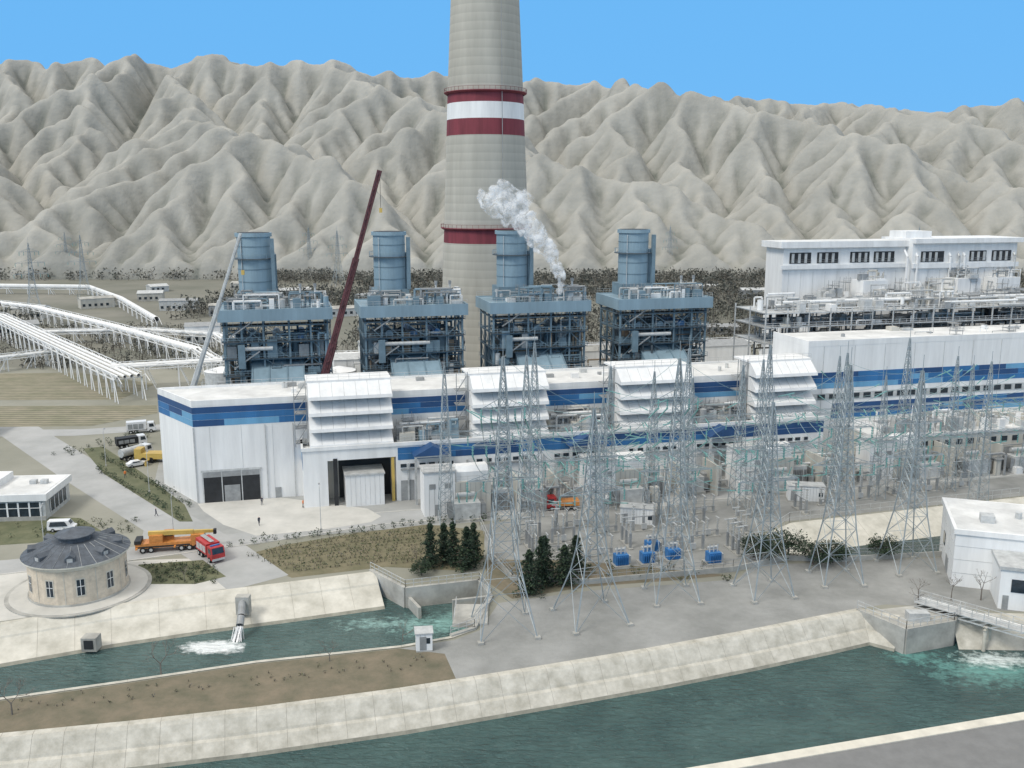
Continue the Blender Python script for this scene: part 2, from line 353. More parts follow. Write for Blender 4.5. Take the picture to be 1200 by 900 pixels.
def cr(z): return float(np.interp(z,[0,48,91,118,185],[15.6,13.4,11.7,10.4,8.6]))
b=MB();zs=[0,20,45.7,50,78.2,83,87.8,90.8,118,150,185]
mt=[CHIM,CHIM,MAROON,CHIM,MAROON,WHITE,MAROON,CHIM,CHIM,CHIM]
for i in range(10): b.cyl(0,0,zs[i],zs[i+1],cr(zs[i]),cr(zs[i+1]),mt[i],64,False)
for z in(50.2,91):
    r=cr(z);b.cyl(0,0,z-.5,z,r+.3,r+1.1,MAROON,64,False);b.cyl(0,0,z,z+.15,r+1.1,r+1.1,MAROON,64,True)
    for i in range(48):
        t=i/48*2*math.pi;t2=(i+1)/48*2*math.pi
        p=((r+1.05)*math.cos(t),(r+1.05)*math.sin(t),z);q=((r+1.05)*math.cos(t2),(r+1.05)*math.sin(t2),z)
        b.tube(p,(p[0],p[1],z+1.2),.06,MAROON,4);b.tube((p[0],p[1],z+1.2),(q[0],q[1],z+1.2),.06,MAROON,4)
b.tube((6,-14.4,4),(5,-10.0,118),.12,GREY,4)
b.obj('chimney',(-8.2,302,0))
for p in bpy.data.objects['chimney'].data.polygons: p.use_smooth=True
# ------------------------------------------------------------------ turbine hall
def stripe(b,p,q,z0,z1,rows=3,rr=R,cols=(BD,BM,BL)):
    p=Vector(p[:2]);q=Vector(q[:2]);L=(q-p).length;d=(q-p)/L;n=Vector((d.y,-d.x))*.04
    h=(z1-z0)/rows
    for r in range(rows):
        x=0
        while x<L-.01:
            l=min(L-x,rr.uniform(5,18));
            wt=[(.75,.2,.05),(.35,.5,.15),(.1,.45,.45)][r%3] 
            c=rr.choices(cols,wt)[0]
            a=p+d*x;e=p+d*(x+l-.005);zt=z1-r*h;zb=zt-h+.06
            a2=a+n;e2=e+n
            b.add([(a2.x,a2.y,zb),(e2.x,e2.y,zb),(e2.x,e2.y,zt),(a2.x,a2.y,zt),(a.x,a.y,zb),(e.x,e.y,zb),(e.x,e.y,zt),(a.x,a.y,zt)],
               [(0,1,2,3),(3,2,6,7),(0,4,5,1),(0,3,7,4),(1,5,6,2)],c)
            x+=l
def clutter(b,x0,x1,y0,y1,z0,z1,n,rr,mats,k1=.4):
    for i in range(n):
        x=rr.uniform(x0,x1);y=rr.uniform(y0,y1);k=rr.random()
        if k<k1:
            a=rr.uniform(.4,1.6);c=rr.uniform(.5,1.4);h=rr.uniform(.15,.7)*(z1-z0)
            b.box(x-a,min(x+a,x1),y-c,y+c,z0,z0+h,rr.choice(mats))
            b.rail((x-a,y-c,z0+h),(min(x+a,x1),y-c,z0+h),mats[0],h=.9,step=1,w=.03)
        elif k<.78:
            h=z0+rr.uniform(.2,1)*(z1-z0);l=rr.uniform(2,9);r=rr.uniform(.06,.3);mm=rr.choice(mats);x2=min(x+l,x1);y2=y+rr.uniform(-1,1)
            b.path([(x,y,z0),(x,y,h),(x2,y,h),(x2,y2,h),(x2,y2,z0)],r,mm,6)
        elif k<.9:
            r=rr.uniform(.3,.9);h=rr.uniform(.3,.8)*(z1-z0);b.cyl(x,y,z0,z0+h,r,r,rr.choice(mats),12);b.cyl(x,y,z0+h,z0+h+r*.3,r,r*.3,mats[0],12)
        else:
            h=rr.uniform(.5,1)*(z1-z0)
            for ax in(-1,1):
                for ay in(-1,1): b.tube((x+ax,y+ay,z0),(x+ax,y+ay,z0+h+1),.06,mats[0],4)
            b.box(x-1.2,x+1.2,y-1.2,y+1.2,z0+h*.9,z0+h*.9+.12,mats[0]);b.rail((x-1.2,y-1.2,z0+h*.9+.1),(x+1.2,y-1.2,z0+h*.9+.1),mats[0],w=.03)
GM=[GREY,LGREY,LGREY,WHITE,BEIGE]
b=MB();H=20.4
foot=[(0,0),(134,0),(134,17),(-8,15.5)]
b.prism(foot,0,H,WHITE,ROOFW)
for p,q in zip(foot,foot[1:]+foot[:1]):
    d=(Vector(q)-Vector(p)).normalized();n=Vector((-d.y,d.x))*.35
    o=Vector((d.y,-d.x))*.03
    P=[(p[0]+o.x,p[1]+o.y),(q[0]+o.x,q[1]+o.y),(q[0]+n.x,q[1]+n.y),(p[0]+n.x,p[1]+n.y)]
    b.prism(P,H-.6,H+.45,WHITE)
stripe(b,(0,0,0),(22,0,0),15.6,19.5);stripe(b,(22,0,0),(134,0,0),15.9,19.4)
stripe(b,(-8,15.5,0),(0,0,0),15.6,19.5)
for x in range(3,134,6): b.box(x-.02,x+.02,-.04,.0,0,15.5,LGREY)
b.box(1.2,12.2,-.10,-.06,0,6.3,DARK)
b.box(1.2,12.2,-.16,-.11,5.2,6.3,GREY)
for xx in (1.2,4.8,8.6,12.2): b.box(xx-.10,xx+.10,-.17,-.10,0,6.4,LGREY)
b.box(5.2,8.2,-.16,-.11,0,3.4,GREY)
b.box(.9,12.5,-.2,-.05,6.3,6.7,LGREY)
b.box(15,16.2,-.12,-.05,0,2.2,GREY);b.box(-.12,.12,-.12,.1,0,15.5,LGREY)
for x in(13.6,19): b.tube((x,-.15,0),(x,-.15,15.4),.08,LGREY,6)
AZ=11.4
b.box(20.5,25.2,-8,-.01,0,AZ,WHITE);b.box(38.6,134,-8,-.01,0,AZ,WHITE)
b.box(25.2,38.6,-8,-.01,9.2,AZ,WHITE);b.box(25.2,38.6,-3,-.01,0,9.2,BEIGE)
b.box(20.3,134,-8.25,-7.8,AZ,AZ+.7,WHITE);b.box(20.3,20.7,-7.79,0,AZ,AZ+.7,WHITE)
b.box(26.3,27.1,-8.15,-8.03,0,9.6,DARK)
b.box(27.6,38.,-3.06,-3.01,0,8.6,DARK)
b.box(28.5,36.,-9.5,-3.2,0,6.3,WHITE)
b.box(28.3,36.2,-9.7,-3.3,6.3,6.6,LGREY)
for k in range(1,8): b.box(28.5+k*.94,28.55+k*.94,-9.53,-9.5,.2,6.2,LGREY)
b.box(37.7,38.3,-7.9,-7.3,0,9.2,YEL)
stripe(b,(39,-8,0),(134,-8,0),8.4,11.0,rows=2);stripe(b,(20.5,0,0),(20.5,-8,0),7.6,11.0)
for s0 in(39.5,55,71.5,88,103.5,119.5):
    for k in range(3):
        x=s0+k*4.2
        if x>130: break
        b.box(x,x+2.6,-8.12,-8.03,0,R.choice([3,4.2,5.5]),R.choice([GREY,DARK,LGREY,GREY]))
    b.box(s0,s0+11,-8.5,-8.0,6.4,6.7,GREY)
    for k in range(6): b.box(s0+k*1.9,s0+k*1.9+1.2,-8.1,-8.03,6.9,7.6,GLASS)
for x in range(41,134,4): b.box(x-.15,x+.15,-8.3,-8.05,0,7.7,LGREY)
for s0 in(45.5,77.5,108.5):
    b.ext([(-8.02,AZ-1.8),(-11.5,AZ-1.8),(-11.5,AZ-1.5),(-8.02,AZ-1.5)],s0-3.6,s0+3.6,LGREY)
    b.add([(s0-3.8,-11.6,AZ-1.5),(s0+3.8,-11.6,AZ-1.5),(s0,-11.6,AZ+.5),(s0-3.8,-8,AZ-1.5),(s0+3.8,-8,AZ-1.5),(s0,-8,AZ+.5)],[(0,1,2),(0,2,5,3),(1,4,5,2)],BD)
    for q in(-3.4,3.4): b.box(s0+q-.2,s0+q+.2,-11.5,-11.1,0,AZ-1.8,LGREY)
for s0,s1 in((22,38.3),(54.3,70.4),(85.9,102.5),(117.0,132.0)):
    b.box(s0,s1,-4.2,-.02,AZ,24.2,LGREY)
    b.box(s0-.2,s1+.2,-4.5,2.5,24.2,24.6,WHITE)
    for k in range(4):
        z=AZ+.2+k*3.2
        b.ext([(-4.21,z+3.0),(-4.6,z+3.0),(-7.5,z+.75),(-7.65,z+.1),(-7.5,z+.1),(-7.3,z+.6),(-4.5,z+2.75),(-4.21,z+2.75)],s0,s1,WHITE)
        n_=7
        for i in range(n_+1):
            xx=s0+(s1-s0-.1)*i/n_
            b.ext([(-4.21,z+2.7),(-4.5,z+2.7),(-7.25,z+.55),(-7.4,z+.15),(-4.21,z+(.15 if i in(0,n_) else 1.8))],xx,xx+.1,WHITE if i in(0,n_) else LGREY)
            b.ext([(-4.6,z+3.03),(-7.5,z+.78),(-7.5,z+.74),(-4.6,z+2.99)],xx,xx+.08,LGREY)
        b.box(s0+.2,s1-.2,-4.3,-4.22,z+.2,z+2.6,GREY)
    for zz in range(12,24,3):
        b.box(s0-2.6,s0-.3,-4.2,-1,zz,zz+.1,GREY);b.rail((s0-2.6,-4.2,zz),(s0-.3,-4.2,zz),GREY)
        b.tube((s0-2.5,-4.1,zz),(s0-.5,-4.1,zz+3),.1,GREY)
    for xx in(s0-2.6,s0-.3): b.tube((xx,-4.2,AZ),(xx,-4.2,25),.09,GREY)
    b.rail((s0,-4.4,24.6),(s1,-4.4,24.6),LGREY,w=.03)
rr=random.Random(3)
for s0,s1 in((40,51.5),(72,83.5),(104,114.5)):
    clutter(b,s0,s1,-7,-1.5,AZ,15.9,60,rr,GM+[GREY,STEELL,GREY])
    for z in(13.2,14.6): b.tube((s0,-3,z),(s1,-3,z),.5,LGREY,10)
    b.rail((s0,-7.9,AZ+.7),(s1,-7.9,AZ+.7),LGREY)
for i in range(36):
    x=rr.uniform(6,128);y=rr.uniform(5,14)
    if rr.random()<.5: b.box(x,x+rr.uniform(.8,2.2),y,y+1.2,H,H+rr.uniform(.5,1.2),rr.choice([WHITE,LGREY,GREY]))
    else: b.cyl(x,y,H,H+1.1,.4,.4,LGREY,10)
b.rail((1,13.8,H+.4),(132,16.3,H+.4),LGREY,step=3)
b.obj('turbine_hall_building',PO,PA)
# right block
b=MB();HR=27.2
b.box(134.02,270,.0,16,0,HR,WHITE)
b.box(134.42,270,-.04,.4,HR-.8,HR+.5,WHITE);b.box(133.98,134.4,-.04,16,HR-.8,HR+.5,WHITE)
b.box(134.5,270,.5,15.5,HR+.002,HR+.05,ROOFW)
stripe(b,(134.02,0,0),(270,0,0),16.4,20.2);stripe(b,(141,0,0),(270,0,0),9.2,12.8)
b.box(136,270,-.12,-.02,13.7,15.3,LGREY)
for x in range(137,268,3): b.box(x,x+1.9,-.2,-.12,13.9,15.1,GLASS)
for x in range(138,270,8): b.box(x-.04,x+.04,-.06,0,0,HR-.9,LGREY)
b.box(144,270,-14,-.3,0,7.5,BEIGE);b.box(143.8,270,-14.2,-.2,7.5,7.9,ROOFW)
for x in range(147,268,5): b.box(x,x+2.4,-14.1,-14.02,0,3.8,rr.choice([GREY,DARK,LGREY])) 
for x in range(146,268,3): b.box(x,x+1.6,-14.1,-14.02,5.2,6.4,GLASS)
clutter(b,146,230,-13,-3,7.9,12.5,110,rr,GM+[GREY])
clutter(b,146,230,2,14,HR,HR+1.6,20,rr,GM)
b.obj('machine_hall_building',PO,PA)
b=MB();rr=random.Random(11)
for x in np.arange(134,262,6):
    for y in(20,28,36): b.tube((x,y,0),(x,y,32.5),.2,LGREY)
    for z in(24,28,31.5): b.tube((x,20,z),(x,36,z),.15,GREY)
for z in(24,28,31.5):
    for y in(20,28,36): b.tube((134,y,z),(260,y,z),.2,LGREY)
    b.box(134,260,20,36,z-.15,z-.03,LGREY)
    b.rail((134,19.9,z),(260,19.9,z),WHITE,step=2)
for i in range(44):
    y=rr.uniform(19,36);z=rr.choice([24,28,31.5])+rr.uniform(.4,2.2);x=rr.uniform(134,220);l=rr.uniform(8,45);b.tube((x,y,z),(x+l,y,z),rr.uniform(.15,.5),rr.choice([LGREY,WHITE,WHITE,GREY]),8)
clutter(b,135,258,20,34,28,31.3,110,rr,GM+[DARK]);clutter(b,135,258,20,34,31.5,35.5,150,rr,GM+[WHITE,GREY]);clutter(b,135,258,20,34,24,28,70,rr,GM+[DARK]);clutter(b,135,190,20,34,4,24,60,rr,GM+[DARK])
b.obj('pipe_rack',PO,PA)
# boiler house
b=MB();rr=random.Random(12);HB=45.2;y0=60
b.box(161,202,y0,y0+10,0,HB,WHITE);b.box(202.02,239,y0-3,y0+12,0,HB+1,WHITE)
b.box(159.5,202,y0-1.2,y0+10.5,HB,HB+1.8,WHITE);b.box(202.02,241,y0-4.2,y0+12.5,HB+1,HB+2.4,WHITE)
b.box(160,201.5,y0-.5,y0+10,HB+1.8,HB+1.85,ROOFW)
for a,c,yy in((163,170,y0),(172,179,y0),(183,189.5,y0),(191,198,y0),(205,213,y0-3),(222,228,y0-3),(230,237,y0-3)):
    b.box(a,c,yy-.08,yy-.02,HB-4.6,HB-1.4,DARK)
    for k in range(3): b.box(a+.6+k*2.1,a+1.4+k*2.1,yy-.3,yy-.09,HB-4.4,HB-1.7,LGREY)
    b.rail((a,yy-.3,HB-4.6),(c,yy-.3,HB-4.6),GREY)
b.box(160,202,y0-.8,y0,HB-6.2,HB-5.0,WHITE);b.box(202.1,239.5,y0-3.8,y0-3,HB-6.4,HB-5.0,WHITE)
for x in(200,203.5,215,218,220,238): b.path([(x,y0-3.6,20),(x,y0-3.6,HB-3),(x,y0-2,HB-1)],.35,rr.choice([LGREY,WHITE]),8)
for x in range(163,202,4): b.box(x-.03,x+.03,y0-.05,y0-.0,20,HB-7,LGREY)
for x in range(204,238,4): b.box(x-.03,x+.03,y0-3.07,y0-3,20,HB-7,LGREY)
for x in(182,214,228): b.box(x,x+8,y0-9,y0-3.1,30.01,36,WHITE);clutter(b,x,x+8,y0-9,y0-4,36,39,10,rr,GM)
clutter(b,164,236,y0-12,y0-4,30,36,60,rr,GM);b.box(163,237,y0-13,y0-3.2,18,30,WHITE)
b.box(203,212,y0+2,y0+10,HB+2.4,HB+4.4,WHITE)
b.obj('boiler_house_building',PO,PA)
# ------------------------------------------------------------------ HRSG units
def hrsg(seed):
    rr=random.Random(seed);b=MB();D=15
    xs=[-12,-8,-3,3,8,12];ys=[0,5,10,15];zl=[0,5,10,14,18,22,26,30]
    for x in xs:
        for y in ys:
            if x in(-12,12) or y in(0,D): b.box(x-.22,x+.22,y-.22,y+.22,0,31.5,STEEL)
    for z in zl[1:]:
        for y in(0,D): b.box(-12,12,y-.2,y+.2,z-.25,z+.12,STEEL)
        for x in(-12,12): b.box(x-.2,x+.2,0,D,z-.25,z+.12,STEEL)
        b.box(-12.6,12.6,-.9,2.4,z+.13,z+.2,STEELD)
        b.rail((-12.6,-.9,z+.2),(12.6,-.9,z+.2),STEELL,step=1.4);b.rail((12.6,-.9,z),(12.6,D,z),STEELL);b.rail((-12.6,-.9,z),(-12.6,D,z),STEELL)
    for i,(xa,xb) in enumerate(zip(xs[:-1],xs[1:])):
        for za,zb in zip(zl[:-1],zl[1:]):
            if rr.random()<.4: b.tube((xa,0,za),(xb,0,zb),.11,STEEL)
            if rr.random()<.4: b.tube((xb,0,za),(xa,0,zb),.11,STEEL)
    for ya,yb in zip(ys[:-1],ys[1:]):
        for za,zb in zip(zl[:-1],zl[1:]):
            if rr.random()<.6:
                for x in(-12,12): b.tube((x,ya,za),(x,yb,zb),.11,STEEL)
    b.box(-7,7,4,14.6,3,23,STEELD);b.box(-6.6,6.6,3.6,4.0,10,23,STEELL)
    for x in(-6,-2,2,6): b.box(x-.2,x+.2,3.2,3.6,8,23,STEEL)
    b.ext([(-9,4),(-9,15),(3.5,22),(3.5,3)],-6,6,STEELL)
    for x in(-6,-2.1,2.1,6): b.ext([(-9.2,4),(-9.2,15.1),(3.5,22.25),(3.5,21.9)],x-.15,x+.15,STEEL)
    SM=[STEELD,STEEL,GREY,STEELL,LGREY,RUST,STEEL]
    clutter(b,-11,11,.5,9,22.2,29,80,rr,SM);clutter(b,-11,11,-.5,2.2,14,22,46,rr,SM);clutter(b,7.5,11.5,0,14,5,29,40,rr,SM,.2);clutter(b,-11.5,-7.5,0,14,5,29,40,rr,SM,.2)
    for x in(-6,0,6): b.tube((x,2,26.6),(x,14,26.6),1.0,rr.choice([LGREY,BRB,STEELL]),14,cap=True)
    b.tube((-9,-.4,24.5),(rr.uniform(-2,7),-.4,24.5),.5,LGREY,10,cap=True)
    b.box(-9,-7.4,-1.4,.2,20,25.6,STEEL)
    b.box(-12.8,12.8,-1.4,16,31.4,31.7,STEELD);b.box(-13.2,13.2,-1.8,-1.4,31.2,34,STEELL);b.box(-13.2,13.2,15.8,16.2,31.2,34,STEELL)
    b.box(-13.2,-12.8,-1.4,15.8,31.2,34,STEELL);b.box(12.8,13.2,-1.4,15.8,31.2,34,STEELL);b.box(-12.8,12.8,-1.4,15.8,33.5,33.8,STEELL)
    b.rail((-13,-1.6,34),(13,-1.6,34),LGREY,step=1.4);b.rail((-13,15.9,34),(13,15.9,34),LGREY,step=1.8)
    clutter(b,-11,12,0,7,33.8,37.6,60,rr,[GREY,LGREY,WHITE,STEEL,STEELL],.25)
    for x in(6,9.5): b.tube((x,3,34),(x,3,38.6),.25,LGREY,8);b.tube((x,3,38.6),(x,3,39.4),.4,GREY,8)
    for k in range(8):
        z=k*4;b.tube((12.9,2+(k%2)*5,z),(12.9,7-(k%2)*5,z+4),.25,GREY)
        b.tube((-10,-1.1,z),(-4,-1.1,z+4) if k%2 else (-10,-1.1,z+.1),.2,GREY)
    sx,sy=-4.4,9
    b.box(sx-4.4,sx+4.4,sy-1.4,sy+6.5,33.8,37.0,STEEL)
    sy+=2.5
    b.cyl(sx,sy,37,50.4,4.0,4.0,STEELL,40);b.cyl(sx,sy,50.4,51.3,4.4,4.4,STEELL,40)
    b.cyl(sx,sy,51.3,51.35,3.9,3.9,DARK,32)
    b.cyl(sx,sy,45.0,45.2,5.1,5.1,STEELD,24)
    for i in range(20):
        t=i/20*6.2832;t2=(i+1)/20*6.2832;p=(sx+5.*math.cos(t),sy+5.*math.sin(t));q=(sx+5.*math.cos(t2),sy+5.*math.sin(t2))
        b.tube((*p,45.2),(*p,46.3),.05,STEELL);b.tube((*p,46.3),(*q,46.3),.05,STEELL)
    for z in(39.5,42.5,48): b.cyl(sx,sy,z,z+.2,4.1,4.1,STEEL,40)
    b.box(sx+3.9,sx+4.8,sy-4.,sy-3,37,50,STEEL)
    b.box(sx+4.0,sx+5.2,sy-1,sy+1,37,46,STEEL)
    b.tube((sx-3,sy-3.2,37),(sx-3,sy-3.2,50),.1,LGREY)
    return b
for i in range(4):
    o=hrsg(20+i).obj('heat_recovery_boiler',W([16.6,49.6,81.6,115.4][i],40),PA)
# ------------------------------------------------------------------ generator enclosures, transformers
b0=MB()
b0.box(0,6,-5,0,0,8.6,WHITE);b0.box(6,13,-5,0,0,6.4,BEIGE);b0.box(-.2,6.2,-5.2,.2,8.6,8.9,LGREY)
b0.ext([(-4.4,6.4),(-4.4,8.2),(-3.6,9.2),(-1.6,9.2),(-.8,8.2),(-.8,6.4)],6.2,12.6,WHITE)
b0.box(8.5,9.8,-5.06,-5,0,2.4,GREY);b0.box(2,3.2,-5.06,-5,0,2.3,GREY)
for x in(1,4): b0.box(x,x+1.2,-5.06,-5,5.4,6.4,GREY)
b0.box(13.2,16.5,-4.5,-1,0,4.2,LGREY)
for k in range(8): b0.box(13.3+k*.4,13.45+k*.4,-4.9,-4.5,.4,3.6,GREY)
for k in range(3): b0.tube((14+k,-3,4.2),(14+k,-3,6.2),.18,TEAL,8)
b0.tube((14.8,-2,5),(16.4,-2,5),.5,LGREY,10,cap=True)
for k in range(1,13): b0.box(k-.03,k+.03,-5.03,-5,0,6.2,GREY)
b0.rail((0,-5.1,8.9),(6,-5.1,8.9),LGREY);b0.rail((6.2,-5,6.4),(13,-5,6.4),LGREY)
eo=b0.obj('generator_enclosure',W(42.5,-14),PA)
for s_ in(75,107.5,138.5): inst(eo,W(s_,-14),PA)
def transformer():
    b=MB();b.box(-2.5,2.5,-1.5,1.5,.5,3.6,LGREY);b.box(-2.8,2.8,-1.8,1.8,0,.5,CONC)
    for sx in(-1,1):
        for k in range(7): b.box(2.6 if sx>0 else -3.5,3.5 if sx>0 else -2.6,-1.4+k*.42,-1.25+k*.42,.9,3.3,GREY)
    for k in(-1.4,0,1.4):
        b.tube((k,-.6,3.6),(k*1.3,-1.2,5.6),.16,TEAL,8,.08)
    b.tube((-1.8,.9,4.6),(1.8,.9,4.6),.45,LGREY,12,cap=True);b.tube((-1,.9,3.6),(-1,.9,4.3),.1,GREY);b.tube((1,.9,3.6),(1,.9,4.3),.1,GREY)
    return b
t0=transformer().obj('power_transformer',W(50,-22),PA)
for s_,d in((64,-17),(83,-21.5),(98,-17),(116,-21.5),(129,-17),(152,-20),(164,-20),(176,-20),(190,-20)): inst(t0,W(s_,d),PA)
b=MB()
for s_ in(60.5,68,94.5,102,126,133,158,170,183,197): b.box(s_,s_+.4,-21,-14.3,0,6.5,BEIGE)
b.obj('concrete_firewall',PO,PA)
b=MB();rr=random.Random(77);clutter(b,58,200,-22,-10,0,5,130,rr,[GREY,LGREY,BEIGE,WHITE,GREY],.3);b.obj('yard_pipework',PO,PA)
# ------------------------------------------------------------------ lattice towers
def lattice(b,prof,mat,cx=0,cy=0,leg=.11,br=.055):
    H=prof[-1][0];pw=lambda z:float(np.interp(z,[p[0] for p in prof],[p[1] for p in prof]))
    lv=[0]
    while lv[-1]<H-.5: lv.append(min(H,lv[-1]+max(1.4,pw(lv[-1])*1.6)))
    cs=[(-1,-1),(1,-1),(1,1),(-1,1)]
    for z0,z1 in zip(lv[:-1],lv[1:]):
        w0,w1=pw(z0),pw(z1)
        P=[(cx+c[0]*w0,cy+c[1]*w0,z0) for c in cs];Q=[(cx+c[0]*w1,cy+c[1]*w1,z1) for c in cs]
        for i in range(4):
            j=(i+1)%4;b.tube(P[i],Q[i],leg,mat,4);b.tube(P[i],Q[j],br,mat,3);b.tube(P[j],Q[i],br,mat,3);b.tube(Q[i],Q[j],br,mat,3)
def insul(b,p,L=1.6,dirv=(0,0,-1)):
    p=Vector(p);d=Vector(dirv).normalized();b.tube(p,p+d*L,.08,TEAL,6)
    for k in range(4): 
        c=p+d*(L*(k+.5)/4);b.tube(c-d*.06,c+d*.06,.16,TEAL,6)
def bigpylon(h,arms,base=4.2):
    b=MB();lattice(b,[(0,base),(h*.26,1.9),(h*.5,1.15),(h*.62,.9),(h*.86,.5),(h,.1)],GALV,leg=.10,br=.048)
    b.tube((0,0,h),(0,0,h+2.5),.05,GALV,4)
    for c in((-1,-1),(1,-1),(1,1),(-1,1)): b.box(c[0]*base-.4,c[0]*base+.4,c[1]*base-.4,c[1]*base+.4,0,.35,CONC)
    for z,l in arms:
        for sgn in(-1,1):
            w=.8
            for y in(-w,w): b.tube((0,y,z),(sgn*l,0,z),.07,GALV,4)
            b.tube((0,0,z+1.6),(sgn*l,0,z),.06,GALV,4)
            for k in range(1,5):
                t=k/5;b.tube((sgn*l*t,w*(1-t),z),(sgn*l*t,-w*(1-t),z),.035,GALV,3);b.tube((sgn*l*t,0,z+1.6*(1-t)),(sgn*l*(t-.15),w*(1-t),z),.035,GALV,3)
            insul(b,(sgn*l,0,z-.05));insul(b,(sgn*l*.55,0,z-.05))
    return b
pyl=[(-1.2,123.5,39,[(22,5),(27,4.2),(32,3)]),(11.4,127,31,[(19,5),(24,4)]),(24.4,134.5,37,[(20,5.5),(26,4.5),(31,3)]),(38.8,136.,30,[(18,5),(23,4)]),(51.7,141,35,[(19,5),(25,4.2)]),(65,146,33,[(19,5),(24.5,4)])]
for i,(x,y,h,a) in enumerate(pyl):
    o=bigpylon(h,a,[4.0,4.2,3.4,3.4,3.2,3.4][i]).obj('lattice_pylon',(x,y,0),math.radians([12,20,8,15,5,10][i]))
def mast(h,base=1.4):
    b=MB();lattice(b,[(0,base),(h*.6,.7),(h*.8,.45),(h,.08)],GALV,leg=.075,br=.042);b.tube((0,0,h),(0,0,h+2),.05,GALV);return b
mm=[mast(30).obj('gantry_mast',W(46,-23),PA)]
mpos=[]
for k,s_ in enumerate([46,63,78,95,110,127,143,159,176,192]): mpos.append((s_,-23))
for k,s_ in enumerate([58,72,88,104,120,136,152,168,186]): mpos.append((s_,-36))
for i,(s_,d) in enumerate(mpos[1:]+[(103,-28),(133,-30),(150,-29),(84,-30)]): inst(mm[0],W(s_,d),PA,random.Random(i).choice([.85,.95,1.05,1.12]))
b=MB()
def lbeam(b,p,q,w=.45):
    p=Vector(p);q=Vector(q);d=(q-p);L=d.length;d/=L;n=Vector((-d.y,d.x,0))*w;k=int(L/1.5)
    rails=[(n,w),(-n,w),(n,-w),(-n,-w)]
    for o,h in rails: b.tube(p+o+Vector((0,0,h)),q+o+Vector((0,0,h)),.06,GALV,4)
    for i in range(k):
        a=p+d*(L*i/k);c=p+d*(L*(i+1)/k);s_=1 if i%2 else -1
        for o in(n,-n): b.tube(a+o+Vector((0,0,w*s_)),c+o+Vector((0,0,-w*s_)),.035,GALV,3)
        b.tube(a+n+Vector((0,0,w)),c-n+Vector((0,0,w)),.035,GALV,3)
for row,zz in (([46,63,78,95,110,127,143,159,176,192],17),([58,72,88,104,120,136,152,168,186],14)):
    d=-23 if row[0]==46 else -36
    for a,c in zip(row[:-1],row[1:]):
        lbeam(b,(a,d,zz),(c,d,zz))
        for k in(.25,.5,.75): insul(b,(a+(c-a)*k,d,zz-.5),2.0)
b.obj('substation_gantry',PO,PA)
b=MB()
def wire(p,q,sag,r=.045,seg=12,ends=True):
    p=Vector(p);q=Vector(q);pr=None
    for i in range(seg+1):
        t=i/seg;c=p.lerp(q,t);c.z-=sag*4*t*(1-t)
        if pr is not None:
            th=ends and (i==1 or i==seg)
            b.tube(pr,c,.11 if th else r,TEAL if th else WIRE,4)
        pr=c
rr=random.Random(9)
for i in range(len(pyl)-1):
    x,y,h,a=pyl[i];x2,y2,h2,a2=pyl[i+1]
    wire((x,y,h),(x2,y2,h2),1.0,.03,ends=False)
for x,y,h,a in pyl:
    for z,l in a:
        for sg in(-1,1):
            for f in (1,.55):
                dd=min([W(s_,d) for s_,d in mpos if d==-36],key=lambda q:(q[0]-x)**2+(q[1]-y)**2)
                wire((x+sg*l*f,y,z-1.6),(dd[0]+sg*6*f,dd[1]+sg*1.5,14.2),2.0)
for s_ in range(60,190,4):
    wire(W(s_,-36,14),W(s_+rr.uniform(-3,3),-23,17),1.4)
    if s_%8==0: wire(W(s_,-23,17),W(s_+rr.uniform(-2,2),-8,12),1.8)
for k in range(36):
    s_=rr.uniform(46,180);wire(W(s_,-23,rr.uniform(14,26)),W(s_+rr.uniform(12,40),-23-rr.choice([0,13]),rr.uniform(12,26)),2.5)
b.obj('power_lines')
def breaker(h=0):
    b=MB()
    for k in(-2,0,2):
        b.box(k-.2,k+.2,-.2,.2,.25,1.3+h,GREY);b.tube((k,0,1.3+h),(k,0,3.4+h),.13,LGREY,8)
        for z in(1.7,2.2,2.7,3.2): b.tube((k,0,z+h),(k,0,z+.1+h),.24,BEIGE,8)
        b.tube((k,-.8,3.5+h),(k,.8,3.5+h),.1,LGREY,6)
    b.box(-2.6,2.6,-.4,.4,.0,.25,CONC);b.tube((-2,0,1.2+h),(2,0,1.2+h),.1,GREY);b.box(-.5,.5,-.5,-.21,.6,1.6,LGREY);return b
br=breaker().obj('circuit_breaker',(6,152,0),PA);b2=breaker(1.6).obj('disconnector_switch',(8,162.5,0),PA+1.2)
k=0
for x,y in [(9,157),(15,151),(20,156),(17,162),(26,152),(29,158),(24,163),(35,160),(38,153),(12,165),(34,167),(42,164),(3,159),(45,171),(56,174),(63,178),(70,181),(78,184),(86,186),(94,189),(3,154),(11,147.5),(31,153),(40,158),(28,171),(37,173),(50,176),(67,186),(75,189),(83,191)]:
    k+=1;inst((br,b2)[k%2],(x,y,0),PA+(1.57 if k%3==0 else 0),1)
def blue_tr():
    b=MB();b.box(-1.1,1.1,-.8,.8,.4,2.1,BRB);b.box(-1.5,1.5,-1.2,1.2,0,.4,CONC)
    for q in range(6): b.box(-1+q*.36,-.88+q*.36,-1.1,-.8,.6,1.9,BRB)
    for q in(-.7,0,.7): b.tube((q,0,2.1),(q,0,3.4),.11,LGREY,8)
    b.tube((-.9,.5,2.7),(.9,.5,2.7),.25,LGREY,10,cap=True);b.box(1.12,1.6,-.5,.5,.6,1.8,LGREY);return b
bt=blue_tr().obj('blue_transformer',(18,146.5,0),PA)
for x,y in[(22.5,147.5),(27,149),(24,152.5),(33.5,147.5)]: inst(bt,(x,y,0),PA)
